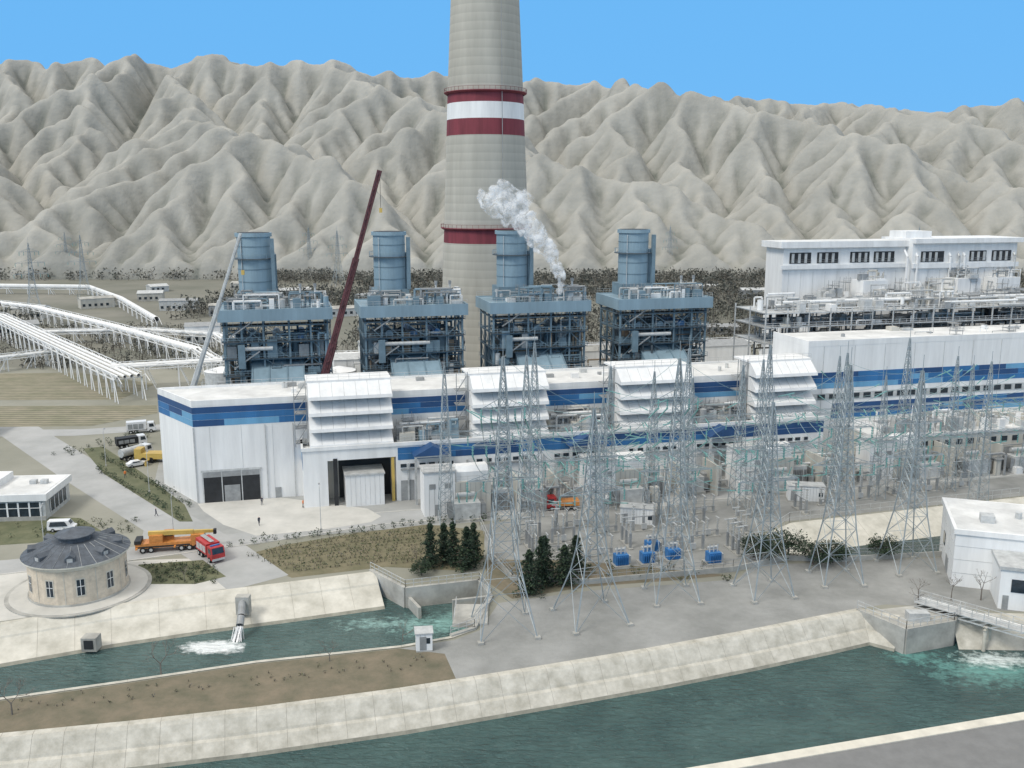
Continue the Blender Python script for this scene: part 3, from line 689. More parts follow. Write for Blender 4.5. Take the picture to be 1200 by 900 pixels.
def kiosk(w,d,h):
    b=MB();b.box(-w/2,w/2,-d/2,d/2,.2,h,WHITE);b.box(-w/2-.15,w/2+.15,-d/2-.15,d/2+.15,h,h+.15,LGREY);b.box(-w/2,w/2,-d/2,d/2,0,.2,CONC)
    b.box(-w/2+.5,-w/2+1.4,-d/2-.05,-d/2,.3,2.2,GREY);b.box(w/2-1.1,w/2-.3,-d/2-.04,-d/2,1.2,2.,GLASS)
    for q in range(1,int(w/.6)): b.box(-w/2+q*.6,-w/2+q*.6+.05,-d/2-.03,-d/2,.25,h-.1,LGREY)
    return b
kiosk(6.2,3,3.2).obj('equipment_container',(23.5,167.5,0),math.radians(-12))
kiosk(7,3,3.2).obj('equipment_container',(59,181,0),math.radians(-8))
kiosk(2.2,2.0,2.6).obj('guard_booth',(-11.9,117.5,0),math.radians(8))
b=MB();wl=[(-3,149),(0,140.5),(12,139),(26,142),(36,144),(46,149),(55,148.3),(75,151),(110,160.5)]
for a,c in zip(wl[:-1],wl[1:]):
    d=(Vector(c)-Vector(a)).normalized();n=Vector((-d.y,d.x))*.12
    b.prism([(a[0]-n.x,a[1]-n.y),(c[0]-n.x,c[1]-n.y),(c[0]+n.x,c[1]+n.y),(a[0]+n.x,a[1]+n.y)],0,.9,CONC);b.rail((*a,.9),(*c,.9),GREY,h=1.2,step=1.5)
b.obj('perimeter_wall')
b=MB()
for p in [[(-6,166),(-3,150)],[(-6,166),(8,172.5)],[(46,160),(44,149)],[(46,160),(52,167.5),(103,182.6)],[(8,172.5),(40,181)]]:
    for a,c in zip(p[:-1],p[1:]): b.rail((*a,0),(*c,0),LGREY,h=2,step=2.2)
b.obj('wire_fence')
b=MB();CW=CONC
def wall(b,p,q,z0,z1,t,m):
    d=(Vector(q)-Vector(p)).normalized();n=Vector((-d.y,d.x))*t/2
    b.prism([(p[0]-n.x,p[1]-n.y),(q[0]-n.x,q[1]-n.y),(q[0]+n.x,q[1]+n.y),(p[0]+n.x,p[1]+n.y)],z0,z1,m)
gp=[(-23.1,144.3),(-16.6,137),(-5.2,140.2),(-3.2,134),(-5.3,123.3),(-8.5,121)]
for p,q in zip(gp[:-1],gp[1:]): wall(b,p,q,-4,.35,.6,CW);b.rail((*p,.35),(*q,.35),LGREY,h=1.2,step=1.2,w=.05)
wall(b,(-16,137),(-14,133),-4,-1.2,.5,CW);wall(b,(-3.4,134.),(-9.,132.5),-4,.3,.5,CW)
b.box(-8.5,-3.5,124.5,131,-.3,.3,CW)
for x in(-8.3,-3.7): b.rail((x,124.5,.3),(x,131,.3),LGREY,h=1.2)
b.obj('canal_gate_structure')
b=MB();gp=[(51.,129.4),(55.5,122.8),(63.5,125.5),(66,129)]
for p,q in zip(gp[:-1],gp[1:]): wall(b,p,q,-5,.35,.5,CW);b.rail((*p,.35),(*q,.35),LGREY,h=1.2,step=1.2,w=.05)
b.prism([(51.5,129),(55.7,123.2),(63.2,125.7),(65.7,129),(60,131)],-.5,.05,CONC)
b.box(57,60,125.5,127,.05,1.3,LGREY)
b.obj('water_intake_structure')
b=MB();A_=Vector((60.5,131.2,0));Bv=Vector((84,109.2,0));d=(Bv-A_).normalized();n=Vector((-d.y,d.x,0))
def P3(t,o,z): 
    p=A_+d*t+n*o;return (p.x,p.y,z)
Lb=(Bv-A_).length
for o in(-1.,1.):
    for z in(.9,.2): b.tube(P3(0,o,z),P3(Lb,o,z),.12,LGREY,4)
    b.rail(P3(0,o,1.0),P3(Lb,o,1.0),LGREY,h=1.1,step=1.6,w=.05)
    for k in range(int(Lb/1.5)): b.tube(P3(k*1.5,o,.2),P3(k*1.5+1.5,o,.9),.07,LGREY,4)
b.add([P3(0,-1,.97),P3(Lb,-1,.97),P3(Lb,1,.97),P3(0,1,.97)],[(0,1,2,3)],LGREY)
b.path([P3(0,1.5,.6),P3(Lb,1.5,.6)],.3,WHITE,10)
for t in(10,19,28):
    for o in(-1,1): b.tube(P3(t,o,-6),P3(t,o,.2),.28,LIN,10)
    b.tube(P3(t,-1.5,.0),P3(t,1.5,.0),.3,LIN,6)
b.obj('footbridge')
b=MB();b.path([(-40.5,131.8,.4),(-39.7,128.2,-.4),(-39.6,127.0,-1.2)],.55,GREY,14);b.box(-41.4,-39.4,131.3,132.6,-1.6,1.2,CONC)
rr=random.Random(2)
for k in range(90):
    x=-39.6+rr.gauss(0,.2);y=126.9+rr.gauss(-.15,.2);b.tube((x,y,-1.3),(x+rr.gauss(-.2,.3),y-.8+rr.gauss(0,.3),-3.05),.05,CARW,4)
b.obj('outfall_pipe')
b=MB();b.box(-60.3,-58.2,121.6,123.4,-2.6,-.6,CONC);b.box(-59.9,-58.6,121.55,121.6,-2.2,-.9,DARK);b.obj('drain_outlet')
# ------------------------------------------------------------------ round pump house
b=MB();n=20;r=7.1
for i in range(n):
    t0_,t1=2*math.pi*i/n,2*math.pi*(i+1)/n
    a=(r*math.cos(t0_),r*math.sin(t0_));c=(r*math.cos(t1),r*math.sin(t1));b.add([(*a,0),(*c,0),(*c,6.2),(*a,6.2)],[(0,1,2,3)],STONE)
    def panel(f0,f1,z0,z1,off,m):
        pa=[a[k]+(c[k]-a[k])*f0 for k in(0,1)];pb=[a[k]+(c[k]-a[k])*f1 for k in(0,1)]
        k1=(r+off)/r;b.add([(pa[0]*k1,pa[1]*k1,z0),(pb[0]*k1,pb[1]*k1,z0),(pb[0]*k1,pb[1]*k1,z1),(pa[0]*k1,pa[1]*k1,z1)],[(0,1,2,3)],m)
    if i%2==0:
        panel(.2,.8,1.6,4.4,.04,LIN2);panel(.27,.73,1.75,4.2,.06,GLASS);panel(.48,.52,1.75,4.2,.08,WHITE);panel(.27,.73,3.1,3.2,.09,WHITE)
    else: panel(.47,.53,.5,5.6,.03,LIN)
b.cyl(0,0,0,.5,r+.25,r+.2,CONC,40);b.cyl(0,0,5.7,6.3,r+.15,r+.5,LIN2,40);b.cyl(0,0,6.3,6.5,r+.7,r+.7,LIN2,40)
b.cyl(0,0,6.5,8.3,r+.7,3.4,SLATE,40);b.cyl(0,0,8.3,9.1,2.4,2.4,SLATE,16);b.cyl(0,0,9.1,9.25,2.9,2.9,SLATE,16);b.cyl(0,0,9.25,10.1,2.8,.1,SLATE,16)
for i in range(24):
    t=i/24*6.283;b.tube(((r+.7)*math.cos(t),(r+.7)*math.sin(t),6.52),(3.4*math.cos(t),3.4*math.sin(t),8.32),.04,GREY,3)
for i in range(8):
    t=i/8*6.283+.3;c_,s_=math.cos(t),math.sin(t)
    def q(a,l,z): return (a*c_-l*s_,a*s_+l*c_,z)
    b.add([q(6.7,-.7,6.7),q(6.7,.7,6.7),q(6.7,.7,7.5),q(6.7,0,8.0),q(6.7,-.7,7.5),q(4.4,-.7,7.5),q(4.4,.7,7.5),q(4.4,0,8.)],[(0,1,2,3,4),(4,3,7,5),(2,6,7,3),(0,4,5),(1,6,2)],SLATE)
    b.add([q(6.73,-.4,6.9),q(6.73,.4,6.9),q(6.73,.4,7.5),q(6.73,-.4,7.5)],[(0,1,2,3)],LGREY)
b.obj('round_pump_house',(-67.3,137.2,0))
b=MB();b.cyl(0,0,0,.18,10.5,10.5,CONC,48);b.cyl(0,0,.18,.22,9.9,9.9,PADM,48);b.obj('circular_pavement',(-67.3,137.2,0))
b=MB();b.box(-30,0,0,12,0,3.9,LGREY);b.box(-30.5,.5,-.5,12.5,3.9,5.2,WHITE);b.box(-30,0,.0,12,5.2,5.25,ROOFW)
b.box(-28.8,-1.,-.12,-.02,.8,3.5,GLASS)
for k in range(15): b.box(-29+k*2,-28.7+k*2,-.2,-.1,.8,3.6,WHITE)
b.box(-29,-.8,-.22,-.13,2.4,2.5,WHITE);b.box(-30,0,-.25,-.02,0,.8,CONC)
b.box(.02,.1,2,10,.9,3.4,GLASS)
for k in range(5): b.box(.05,.18,2+k*2,2.15+k*2,.9,3.5,WHITE)
b.box(-30,-10,3,11,5.25,6.6,WHITE)
for x in(-5,-3): b.box(x,x+1.2,6,7.2,5.25,6.0,LGREY)
b.obj('office_building',(-88,169,0),math.radians(5))
b=MB();b.box(-18,0,0,12,0,4.5,WHITE);b.box(-18.4,.4,-.4,12.4,4.5,5.1,WHITE)
for k in range(5): b.box(-16.5+k*3.3,-14.8+k*3.3,-.08,-.02,1.4,3,GLASS)
b.obj('small_white_building',(-134,227,0),.1)
b=MB();b.box(0,26,0,16,0,8.6,WHITE);b.box(-.3,26,-.3,16.3,8.6,9.4,WHITE);b.box(.2,25.8,.2,15.8,9.4,9.45,ROOFW)
for z in(2.2,4.4,6.6): b.box(0.0,26,-.04,0,z,z+.06,LGREY);b.box(-.04,0,0,16,z,z+.06,LGREY)
b.box(5.5,26,-7,-.05,0,6.2,WHITE);b.box(5.2,26,-7.3,-.05,6.2,6.7,LGREY)
b.box(7,9,-7.1,-7.02,2.8,4.8,GLASS);b.box(6,6.8,-7.1,-7.02,0,2.2,GREY);b.box(11,13,-7.1,-7.02,2.8,4.8,GLASS)
b.box(-.1,-.02,5,7.5,0,2.6,GREY);b.box(-.1,-.02,10,12,3,5,GLASS)
b.box(4,6,4,6,9.45,10.6,LGREY);b.cyl(10,8,9.45,10.5,.5,.5,LGREY,12)
b.obj('pump_station_building',(69,138.5,0),math.radians(-18))
# ------------------------------------------------------------------ vegetation
def leaves(b,pts,size,mats,rr):
    for p in pts:
        s_=size*rr.uniform(.6,1.4);a=[Vector((rr.gauss(0,1),rr.gauss(0,1),rr.gauss(0,.7))).normalized()*s_ for _ in range(3)]
        p=Vector(p);b.add([p+a[0],p+a[1],p+a[2]],[(0,1,2)],rr.choice(mats))
def conifer(h,r,seed,n=2400):
    rr=random.Random(seed);b=MB();b.tube((0,0,0),(0,0,h*.95),.16,BARK,7,.03)
    pts=[]
    lob=[rr.uniform(.6,1.3) for _ in range(11)]
    for i in range(n):
        t=rr.random()**1.3*.93+.05;a=rr.uniform(0,6.283);k=lob[(int(a/6.283*11)+int(t*5)*3)%11]*(.75+.35*math.sin(t*h*4.2+lob[3]*9))
        R_=r*(1-t)**.65*k;q=R_*rr.random()**.45;pts.append((q*math.cos(a),q*math.sin(a),h*t-q*.25+.3))
    for k in range(26):
        t=k/26;a=k*2.4;R_=r*(1-t)**.8*.9;b.tube((0,0,h*t*.9+.5),(R_*math.cos(a),R_*math.sin(a),h*t*.9+.3),.04,BARK,3)
    leaves(b,pts,.26,[LF1,LF1,LF1,LF2],rr);return b
def roundtree(h,r,seed,mats,n=30,m=60):
    rr=random.Random(seed);b=MB();b.tube((0,0,0),(0,0,h*.5),.2,BARK,7,.12);pts=[]
    for k in range(n):
        a=rr.uniform(0,6.283);q=r*math.sqrt(rr.random())*.85;z=h*.3+rr.random()*h*.6*(1-(q/r)**2*.6)
        c=Vector((q*math.cos(a),q*math.sin(a),z));b.tube((0,0,h*.35),c,.05,BARK,3)
        for _ in range(m):
            d=Vector((rr.gauss(0,1),rr.gauss(0,1),rr.gauss(0,.7)))*r*.16;pts.append(c+d)
    leaves(b,pts,.22,mats,rr);return b
con=[conifer(8.2,2.2,1),conifer(7,1.9,2),conifer(8,2.9,3,3000)]
for (x,y,k) in [(-13.4,145.8,0),(-9.8,147,0),(-7.4,145,2),(-6.4,148.5,1),(-11.4,149,1),(2.6,135.4,2),(8.2,139,2),(5.2,142,2),(10.3,143.5,2),(4.6,138.6,1)]:
    con[k].obj('conifer_tree',(x,y,0),R.uniform(0,6)).scale=(1,1,R.uniform(.75,1.15))
rt=[roundtree(6,3.6,5,[LF1,LF1,LF2]),roundtree(5,3,6,[LF1,LF2])]
for (x,y,k) in [(43.4,149.,0),(41,150.5,1),(47,151,0),(53.5,148,1),(50,147,1),(63,150,1),(-14.6,142.5,1)]:
    rt[k].obj('pine_tree',(x,y,0),R.uniform(0,6)).scale=[(.9,.9,.9),(.6,.6,.6)][x<0]
def bare(seed,h=6):
    rr=random.Random(seed);b=MB()
    def go(p,d,l,r,k):
        q=p+d*l;b.tube(p,q,r,TWIG,4,r*.65)
        if k==0: return
        for _ in range(rr.choice([2,3,3])):
            nd=(d+Vector((rr.gauss(0,.5),rr.gauss(0,.5),rr.gauss(.1,.3)))).normalized();go(q,nd,l*rr.uniform(.6,.85),r*.6,k-1)
    go(Vector((0,0,0)),Vector((0,0,1)),h*.25,.12,5);return b
bt_=[bare(s_).obj('bare_tree',p) for s_,p in((1,(-44.9,110.5,0)),(2,(71,133,0)),(3,(60.6,131,0)))]
for i,(x,y) in enumerate([(-63,100),(-67,101),(-15,119.5),(-24,114),(66.5,133),(-72,99.5),(-59,101),(-16,148),(-4,146),(0,143),(-52,140)]): inst(bt_[i%3],(x,y,0),i,R.uniform(.5,1))
def shrubs(name,pos,r,mats,seed=1,tri=26,size=.16):
    rr=random.Random(seed);b=MB()
    for x,y in pos:
        s_=r*rr.uniform(.7,1.3)
        b.tube((x,y,0),(x,y,s_*.8),.05,BARK,3)
        pts=[]
        for _ in range(tri):
            d=Vector((rr.gauss(0,1),rr.gauss(0,1),rr.gauss(0,1))).normalized()*s_*rr.uniform(.5,1);pts.append((x+d.x,y+d.y,max(.1,s_*.9+d.z*.9)))
        leaves(b,pts,size*max(1,s_*1.6),mats,rr)
    return b.obj(name)
def inside(p,poly):
    x,y=p;c=False;n=len(poly)
    for i in range(n):
        x1,y1=poly[i];x2,y2=poly[i-1]
        if (y1>y)!=(y2>y) and x<(x2-x1)*(y-y1)/(y2-y1)+x1: c=not c
    return c
op=[(-45.5,151),(-39.5,156),(-28,161),(-17,165),(-13.5,164),(-14,148),(-20.8,147),(-34.8,143)]
pos=[];rr=random.Random(4)
for i in range(-12,34):
    for j in range(0,60):
        x=-50+j*.65;y=138+i*1.55+(x+30)*.30
        if inside((x,y),op) and rr.random()<.85: pos.append((x+rr.gauss(0,.08),y+rr.gauss(0,.06)))
shrubs('orchard_rows',pos,.42,[LF3,LF2,LF3,TWIG],2,14,.15)
pos=[]
for (a,c,n_) in [((-49,155.5),(-15,167.2),20),((-15,167.2),(-3,168.5),7),((-63,176),(-96,212),26),((-61.5,169),(-92,201),22),((-108,214),(-96,233),9),((-104,214),(-92,231),9)]:
    for k in range(n_): t=k/(n_-1);pos.append((a[0]+(c[0]-a[0])*t+rr.gauss(0,.3),a[1]+(c[1]-a[1])*t+rr.gauss(0,.3)))
shrubs('clipped_shrubs',pos,.75,[LF1,LF2,LF2],3,60,.14)
pos=[(rr.uniform(-61,-47),rr.uniform(138.8,147)) for _ in range(160)]
pos=[p for p in pos if (p[0]+67.3)**2+(p[1]-137)**2>120 and p[0]<-46-(p[1]-142)*.8]
shrubs('garden_plants',pos,.4,[LF1,LF2,LF3],4,20,.14)
pos=[(rr.uniform(-84,-69),rr.uniform(161,169)) for _ in range(36)]+[(rr.uniform(-110,-84),rr.uniform(159,165)) for _ in range(30)]
shrubs('garden_plants',pos,.5,[LF1,LF2,LF3],5,22,.15)
pos=[(x,103+(x+60)*.23+rr.uniform(-2,2)) for x in [-60+i*.6 for i in range(85)]]
shrubs('young_saplings',[p for p in pos if rr.random()<.6],.3,[TWIG,LF3,GRV2],6,12,.1)
pos=[(rr.uniform(0,35),rr.uniform(140,148)) for _ in range(60)]
shrubs('yard_shrubs',pos,.5,[LF1,LF2,LF3],7,24,.16)
def grove(name,n,area,seed,mats=(GRV1,GRV2),hh=(4,9)):
    rr=random.Random(seed);b=MB()
    for _ in range(n):
        x,y=area(rr);h=rr.uniform(*hh);b.tube((x,y,0),(x,y,h*.6),.12,BARK,3)
        m=rr.choice(mats)
        for k in range(17):
            p=Vector((x+rr.gauss(0,h*.28),y+rr.gauss(0,h*.28),h*rr.uniform(.15,1)));s_=h*.15
            a=[Vector((rr.gauss(0,1),rr.gauss(0,1),rr.gauss(0,1))).normalized()*s_ for _ in range(3)]
            b.add([p+q for q in a],[(0,1,2)],m)
    return b.obj(name)
def ar(rr):
    while 1:
        x=rr.uniform(-560,640);y=rr.uniform(440,700)
        k=math.sin(x*.02+1)*math.cos(y*.03)+math.sin(x*.007+y*.011)
        if k>-.5+(.55 if x<-170 else -.4): return x,y
grove('distant_grove',7500,ar,1)
def ar2(rr): return rr.uniform(-70,420),rr.uniform(355,440)
grove('distant_grove',1800,ar2,2,hh=(3,7))
def ar3(rr): return rr.uniform(-290,-105),rr.uniform(325,430)
grove('distant_scrub',800,ar3,3,hh=(2,4.5))
def ar4(rr): return rr.uniform(-700,800),rr.uniform(680,750)
grove('distant_grove',3000,ar4,4)
# ------------------------------------------------------------------ pipe trestles on the left
b=MB()
def trestle(pts,offs,z,r,bay=9,m=WHITE):
    P=[Vector(p) for p in pts]
    for o in offs:
        q=[]
        for i in range(len(P)):
            d=(P[min(len(P)-1,i+1)]-P[max(0,i-1)]).normalized();n=Vector((-d.y,d.x));c=P[i]+n*o;q.append((c.x,c.y,z))
        b.path(q,r,m,10)
    for a,c in zip(P[:-1],P[1:]):
        L=(c-a).length;d=(c-a)/L;n=Vector((-d.y,d.x));w=max(abs(o) for o in offs)+1
        for k in range(int(L/bay)+1):
            p=a+d*min(L,k*bay)
            for s_ in(-1,1):
                q=p+n*w*s_;b.tube((q.x,q.y,0),(q.x,q.y,z+.3),.22,m,4);
                q2=p+n*w*s_+d*3;b.tube((q.x,q.y,z),(q2.x,q2.y,0),.14,m,4)
                q3=p+n*w*s_+d*bay*.5;b.tube((q.x,q.y,z-r-.3),(q3.x,q3.y,z+.8),.12,m,4);q4=p+n*w*s_+d*bay;b.tube((q3.x,q3.y,z+.8),(q4.x,q4.y,z-r-.3),.12,m,4)
            q=p+n*w;q2=p-n*w;b.tube((q.x,q.y,z-r-.2),(q2.x,q2.y,z-r-.2),.24,m,4)
        for s_ in(-1,1):
            q=a+n*w*s_;q2=c+n*w*s_;b.tube((q.x,q.y,z-r-.3),(q2.x,q2.y,z-r-.3),.2,m,4);b.tube((q.x,q.y,z+.8),(q2.x,q2.y,z+.8),.12,m,4)
trestle([(-520,600),(-330,590),(-262,582),(-215,515),(-162,425)],[0],5,1.3,14)
trestle([(-420,520),(-300,466),(-232,420),(-165,337),(-114,274)],[-3,-1,1,3],7.5,.5,8)
trestle([(-420,540),(-300,505),(-236,462),(-168,392),(-112,330)],[-2,0,1.5],6.5,.6,9)
trestle([(-126,290),(-95,302),(-60,312),(60,338),(220,382)],[-2.5,0,2.5],7.5,.5,10)
trestle([(-165,337),(-200,300),(-235,285)],[-1,1],5,.5,9)
trestle([(-200,385),(-155,392),(-120,378),(-105,350)],[-1,1],5,.6,9)
trestle([(-112,330),(-95,302)],[-1,1],6.5,.5,7)
b.obj('pipeline_trestle')
rr=random.Random(21)
def shed(x,y,w,d,h,m,rz):
    b=MB();b.box(-w/2,w/2,-d/2,d/2,0,h,m)
    b.ext([(-d/2-.3,h),(0,h+d*.12),(d/2+.3,h)],-w/2-.3,w/2+.3,rr.choice([LGREY,GREY,CONC]))
    for k in range(int(w/3)): b.box(-w/2+.8+k*3,-w/2+2.2+k*3,-d/2-.06,-d/2-.01,1.2,2.6,GLASS)
    return b.obj('industrial_shed',(x,y,0),rz)
for i in range(40):
    x=rr.uniform(-250,330);y=rr.uniform(380,640);
    shed(x,y,rr.uniform(8,22),rr.uniform(7,12),rr.uniform(3,5.5),rr.choice([GREY,BEIGE,CONC,CONC,LGREY]),PA+rr.uniform(-.4,.4))
for (x,y,w,d,h) in [(-130,392,14,10,7),(-52,300,12,10,9),(-45,335,20,12,8),(32,318,18,10,9),(70,322,22,12,10),(10,345,20,10,8),(88,300,12,10,11)]: shed(x,y,w,d,h,WHITE,PA)
tk=MB();tk.cyl(0,0,0,9,5,5,LGREY,32);tk.cyl(0,0,9,10.2,5.1,.4,WHITE,32);tk.rail((-5,0,9),(0,-5,9),GREY);tk.tube((5.1,0,0),(5.1,0,9.5),.15,GREY)
tko=tk.obj('storage_tank',W(0,100));
for s_,d in((34,92),(28,104),(64,96),(66,108),(98,100),(133,96)): inst(tko,W(s_,d),0,R.uniform(.7,1.2))
b=MB();rr=random.Random(31)
for s0 in(0,33,65.5,99,133): clutter(b,s0-2.5,s0+3,38,75,0,13,34,rr,GM+[STEEL,GREY],.25)
clutter(b,-10,150,76,120,0,9,170,rr,GM+[GREY,CONC,RUST],.4)
b.obj('process_piping',PO,PA)
dp=bigpylon(34,[(20,7),(25,6),(30,4)],3.5)
do=dp.obj('transmission_tower',(-330,700,0),.6)
for x,y in((-240,470),(-255,560),(-150,700),(-118,640),(120,720),(300,700)): inst(do,(x,y,0),.6,1.1)
# ------------------------------------------------------------------ mobile cranes
def crane(base,tip,m1,m2,lat=True):
    b=MB();B_=Vector(base);T=Vector(tip)
    x,y,z=B_
    b.box(x-7,x+6,y-1.4,y+1.4,.9,2.2,m2);b.box(x-8.6,x-7.01,y-1.3,y+1.3,.8,3.2,m2);b.box(x-8.65,x-7.6,y-1.2,y+1.2,2,3,GLASS)
    b.box(x-2,x+4,y-1.3,y+1.3,2.2,4,m2);b.box(x+3,x+5,y-1.5,y+1.5,1.8,4.1,DARK)
    for k in(-6.5,-4.8,-1,1.5,3.6,5.2):
        for s_ in(-1.45,1.45): b.tube((x+k,y+s_-.2,.65),(x+k,y+s_+.2,.65),.65,BLACK,14,cap=True)
    for k in(-5,5):
        for s_ in(-1,1): b.tube((x+k,y,1),(x+k,y+s_*4,1),.2,m2);b.tube((x+k,y+s_*4,1),(x+k,y+s_*4,0),.25,m2,6)
    ax=T-B_;L=ax.length;d=ax/L;n=Vector((0,1,0));u=d.cross(n).normalized()
    for k,(f0,f1,w) in enumerate([(0,.4,.7),(.4,.7,.55),(.7,1,.38)]):
        p=B_+ax*f0;q=B_+ax*f1
        if lat:
            b.tube(p,q,w*.8,m1,6)
            for i in(-1,1):
                for j in(-1,1): b.tube(p+u*w*i+n*w*j,q+u*w*i+n*w*j,.15,m1)
            nn=int((f1-f0)*L/1.6)
            for i in range(nn):
                a=p.lerp(q,i/nn);c=p.lerp(q,(i+1)/nn);s_=1 if i%2 else -1
                for j in(-1,1): b.tube(a+u*w*s_+n*w*j,c-u*w*s_+n*w*j,.1,m1)
        else: b.tube(p,q,w,m1,6,cap=True)
    b.tube(T,T+Vector((0,0,-8)),.06,DARK,4);b.box(T.x-.3,T.x+.3,T.y-.3,T.y+.3,T.z-9,T.z-8,YEL)
    b.tube(B_+Vector((3,0,0)),B_+ax*.3,.25,GREY,6)
    return b.obj('mobile_crane')
DR=M('dark_red_boom',(.12,.04,.045),.6,.25,.3)
crane((-47.5,207,2.6),(-28.6,208,65.5),DR,ORANGE);crane((-78,209,2.6),(-59.4,208,52),LGREY,YEL,False)
# ------------------------------------------------------------------ vehicles
def wheels(b,xs,w,r=.42):
    for x in xs:
        for s_ in(-1,1): b.tube((x,s_*w-.15,r),(x,s_*w+.15,r),r,BLACK,14,cap=True);b.tube((x,s_*(w+.16)-.02,r),(x,s_*(w+.16)+.02,r),r*.5,LGREY,10,cap=True)
def car(paint,van=False):
    b=MB()
    if van: prof=[(-2.4,.4),(2.3,.4),(2.4,.9),(1.9,1.15),(1.3,2.0),(-2.3,2.05),(-2.4,1.2)]
    else: prof=[(-2.2,.4),(2.1,.4),(2.2,.75),(1.2,.95),(.5,1.42),(-1.1,1.45),(-1.8,1.0),(-2.2,.95)]
    n=len(prof);w=.88
    vs=[(x,-w if z<1.05 else -w*.86,z) for x,z in prof]+[(x,w if z<1.05 else w*.86,z) for x,z in prof]
    b.add(vs,[(i,(i+1)%n,n+(i+1)%n,n+i) for i in range(n)]+[tuple(range(n)),tuple(range(2*n-1,n-1,-1))],paint)
    top=2.0 if van else 1.42
    for s_ in(-1,1):
        xa,xb=(-2.0,1.2) if van else(-1.3,.75)
        b.add([(xa,s_*.90,1.08),(xb,s_*.90,1.08),(xb-.5,s_*.80,top-.1),(xa+.25,s_*.80,top-.1)],[(0,1,2,3)],GLASS)
    xf,xt=(1.88,1.33) if van else(1.15,.55)
    b.add([(xf+.03,-.7,1.12 if van else .98),(xf+.03,.7,1.12 if van else .98),(xt+.03,.62,top-.05),(xt+.03,-.62,top-.05)],[(0,1,2,3)],GLASS)
    wheels(b,(-1.4,1.4),.82,.34)
    b.box(2.1,2.24,-.75,-.45,.6,.75,LGREY);b.box(2.1,2.24,.45,.75,.6,.75,LGREY);return b
def truck(cab,body,L=7.5,tank=False,boxh=2.9):
    b=MB();b.box(-L/2,L/2-.4,-.5,.5,.7,.95,DARK)
    x=L/2;b.add([(x-2,-1.15,.6),(x,-1.15,.6),(x,-1.15,1.6),(x-.35,-1.15,2.7),(x-2,-1.15,2.7),(x-2,1.15,.6),(x,1.15,.6),(x,1.15,1.6),(x-.35,1.15,2.7),(x-2,1.15,2.7)],
       [(0,1,2,3,4),(9,8,7,6,5),(1,6,7,2),(2,7,8,3),(3,8,9,4),(0,4,9,5),(0,5,6,1)],cab)
    b.add([(x+.01,-1,1.65),(x+.01,1,1.65),(x-.31,.95,2.6),(x-.31,-.95,2.6)],[(0,1,2,3)],GLASS)
    for s_ in(-1.17,1.17): b.add([(x-1.5,s_,1.6),(x-.3,s_,1.6),(x-.5,s_,2.45),(x-1.5,s_,2.45)],[(0,1,2,3)],GLASS)
    b.box(x-.02,x+.1,-1.1,1.1,.5,.85,LGREY)
    if tank: b.tube((-L/2,0,1.95),(x-2.2,0,1.95),1.0,body,18,cap=True)
    else:
        b.box(-L/2,x-2.15,-1.2,1.2,1.0,boxh,body)
        for k in range(3): b.box(-L/2+.4+k*1.3,-L/2+1.5+k*1.3,-1.26,-1.2,1.3,boxh-.5,LGREY if body==RED else GREY)
        if body==RED: 
            b.box(-L/2,x-2.4,-.35,.35,boxh+.15,boxh+.25,LGREY)
            for k in range(9): b.box(-L/2+.2+k*.45,-L/2+.28+k*.45,-.35,.35,boxh+.26,boxh+.32,LGREY)
            b.box(x-1.4,x-1.1,-.8,.8,2.7,2.9,BRB)
    wheels(b,(x-1.1,-L/2+1,-L/2+2.2),1.05,.48);return b
truck(RED,RED,6.6).obj('fire_truck',(-51.0,150.2,0),math.radians(-50))
truck(RED,ORANGE,6.5,boxh=1.9).obj('red_truck',(9.8,175.3,0),math.radians(-175))
truck(CARW,CARW,7,boxh=3.1).obj('white_truck',(-96,236,0),math.radians(20));truck(CARW,LGREY,8,tank=True).obj('tanker_truck',(-88,212,0),math.radians(60))
truck(CARW,DARK,7,boxh=2.6).obj('dark_truck',(-93,222,0),math.radians(35))
car(CARW,True).obj('white_van',(-82.3,163.3,0),math.radians(8));car(CARW).obj('parked_car',(-85,205,0),math.radians(40));car(DARK).obj('parked_car',(-74,149.0,0),math.radians(15));car(CARW).obj('parked_car',(20,179,0),math.radians(14))
b=MB()
b.box(-5.5,3.59,-1.3,1.3,.9,1.7,ORANGE);b.box(3.6,5.8,-1.25,1.25,.8,2.7,ORANGE);b.box(4.4,5.85,-1.1,1.1,1.8,2.55,GLASS)
b.box(-3.2,-1.01,-1.2,1.2,1.7,3.0,ORANGE);b.box(-1,.6,.5,1.3,1.7,3.2,ORANGE);b.box(-.8,.65,1.31,1.34,2.1,3,GLASS);b.box(-.9,.5,.46,.49,2.2,3.1,GLASS)
b.tube((-3.4,-.2,3.2),(4,-.2,3.0),.5,YEL,4,cap=True);b.tube((4,-.2,3.0),(7.4,-.2,2.9),.36,YEL,4,cap=True);b.box(7.3,7.8,-.6,.2,2.4,3.2,DARK)
b.box(-5.6,-4.55,-1.4,1.4,1.71,2.3,DARK);b.box(-5.4,3.4,-1.33,-1.3,1.0,1.25,DARK);wheels(b,(-4.3,-3,2,3.3,4.6),1.15,.55)
for k in(-5.2,1):
    b.box(k-.15,k+.15,1.3,2.2,1,1.2,ORANGE);b.box(k-.15,k+.15,-2.2,-1.34,1,1.2,ORANGE)
b.obj('truck_crane',(-59.2,154.0,0),math.radians(12))
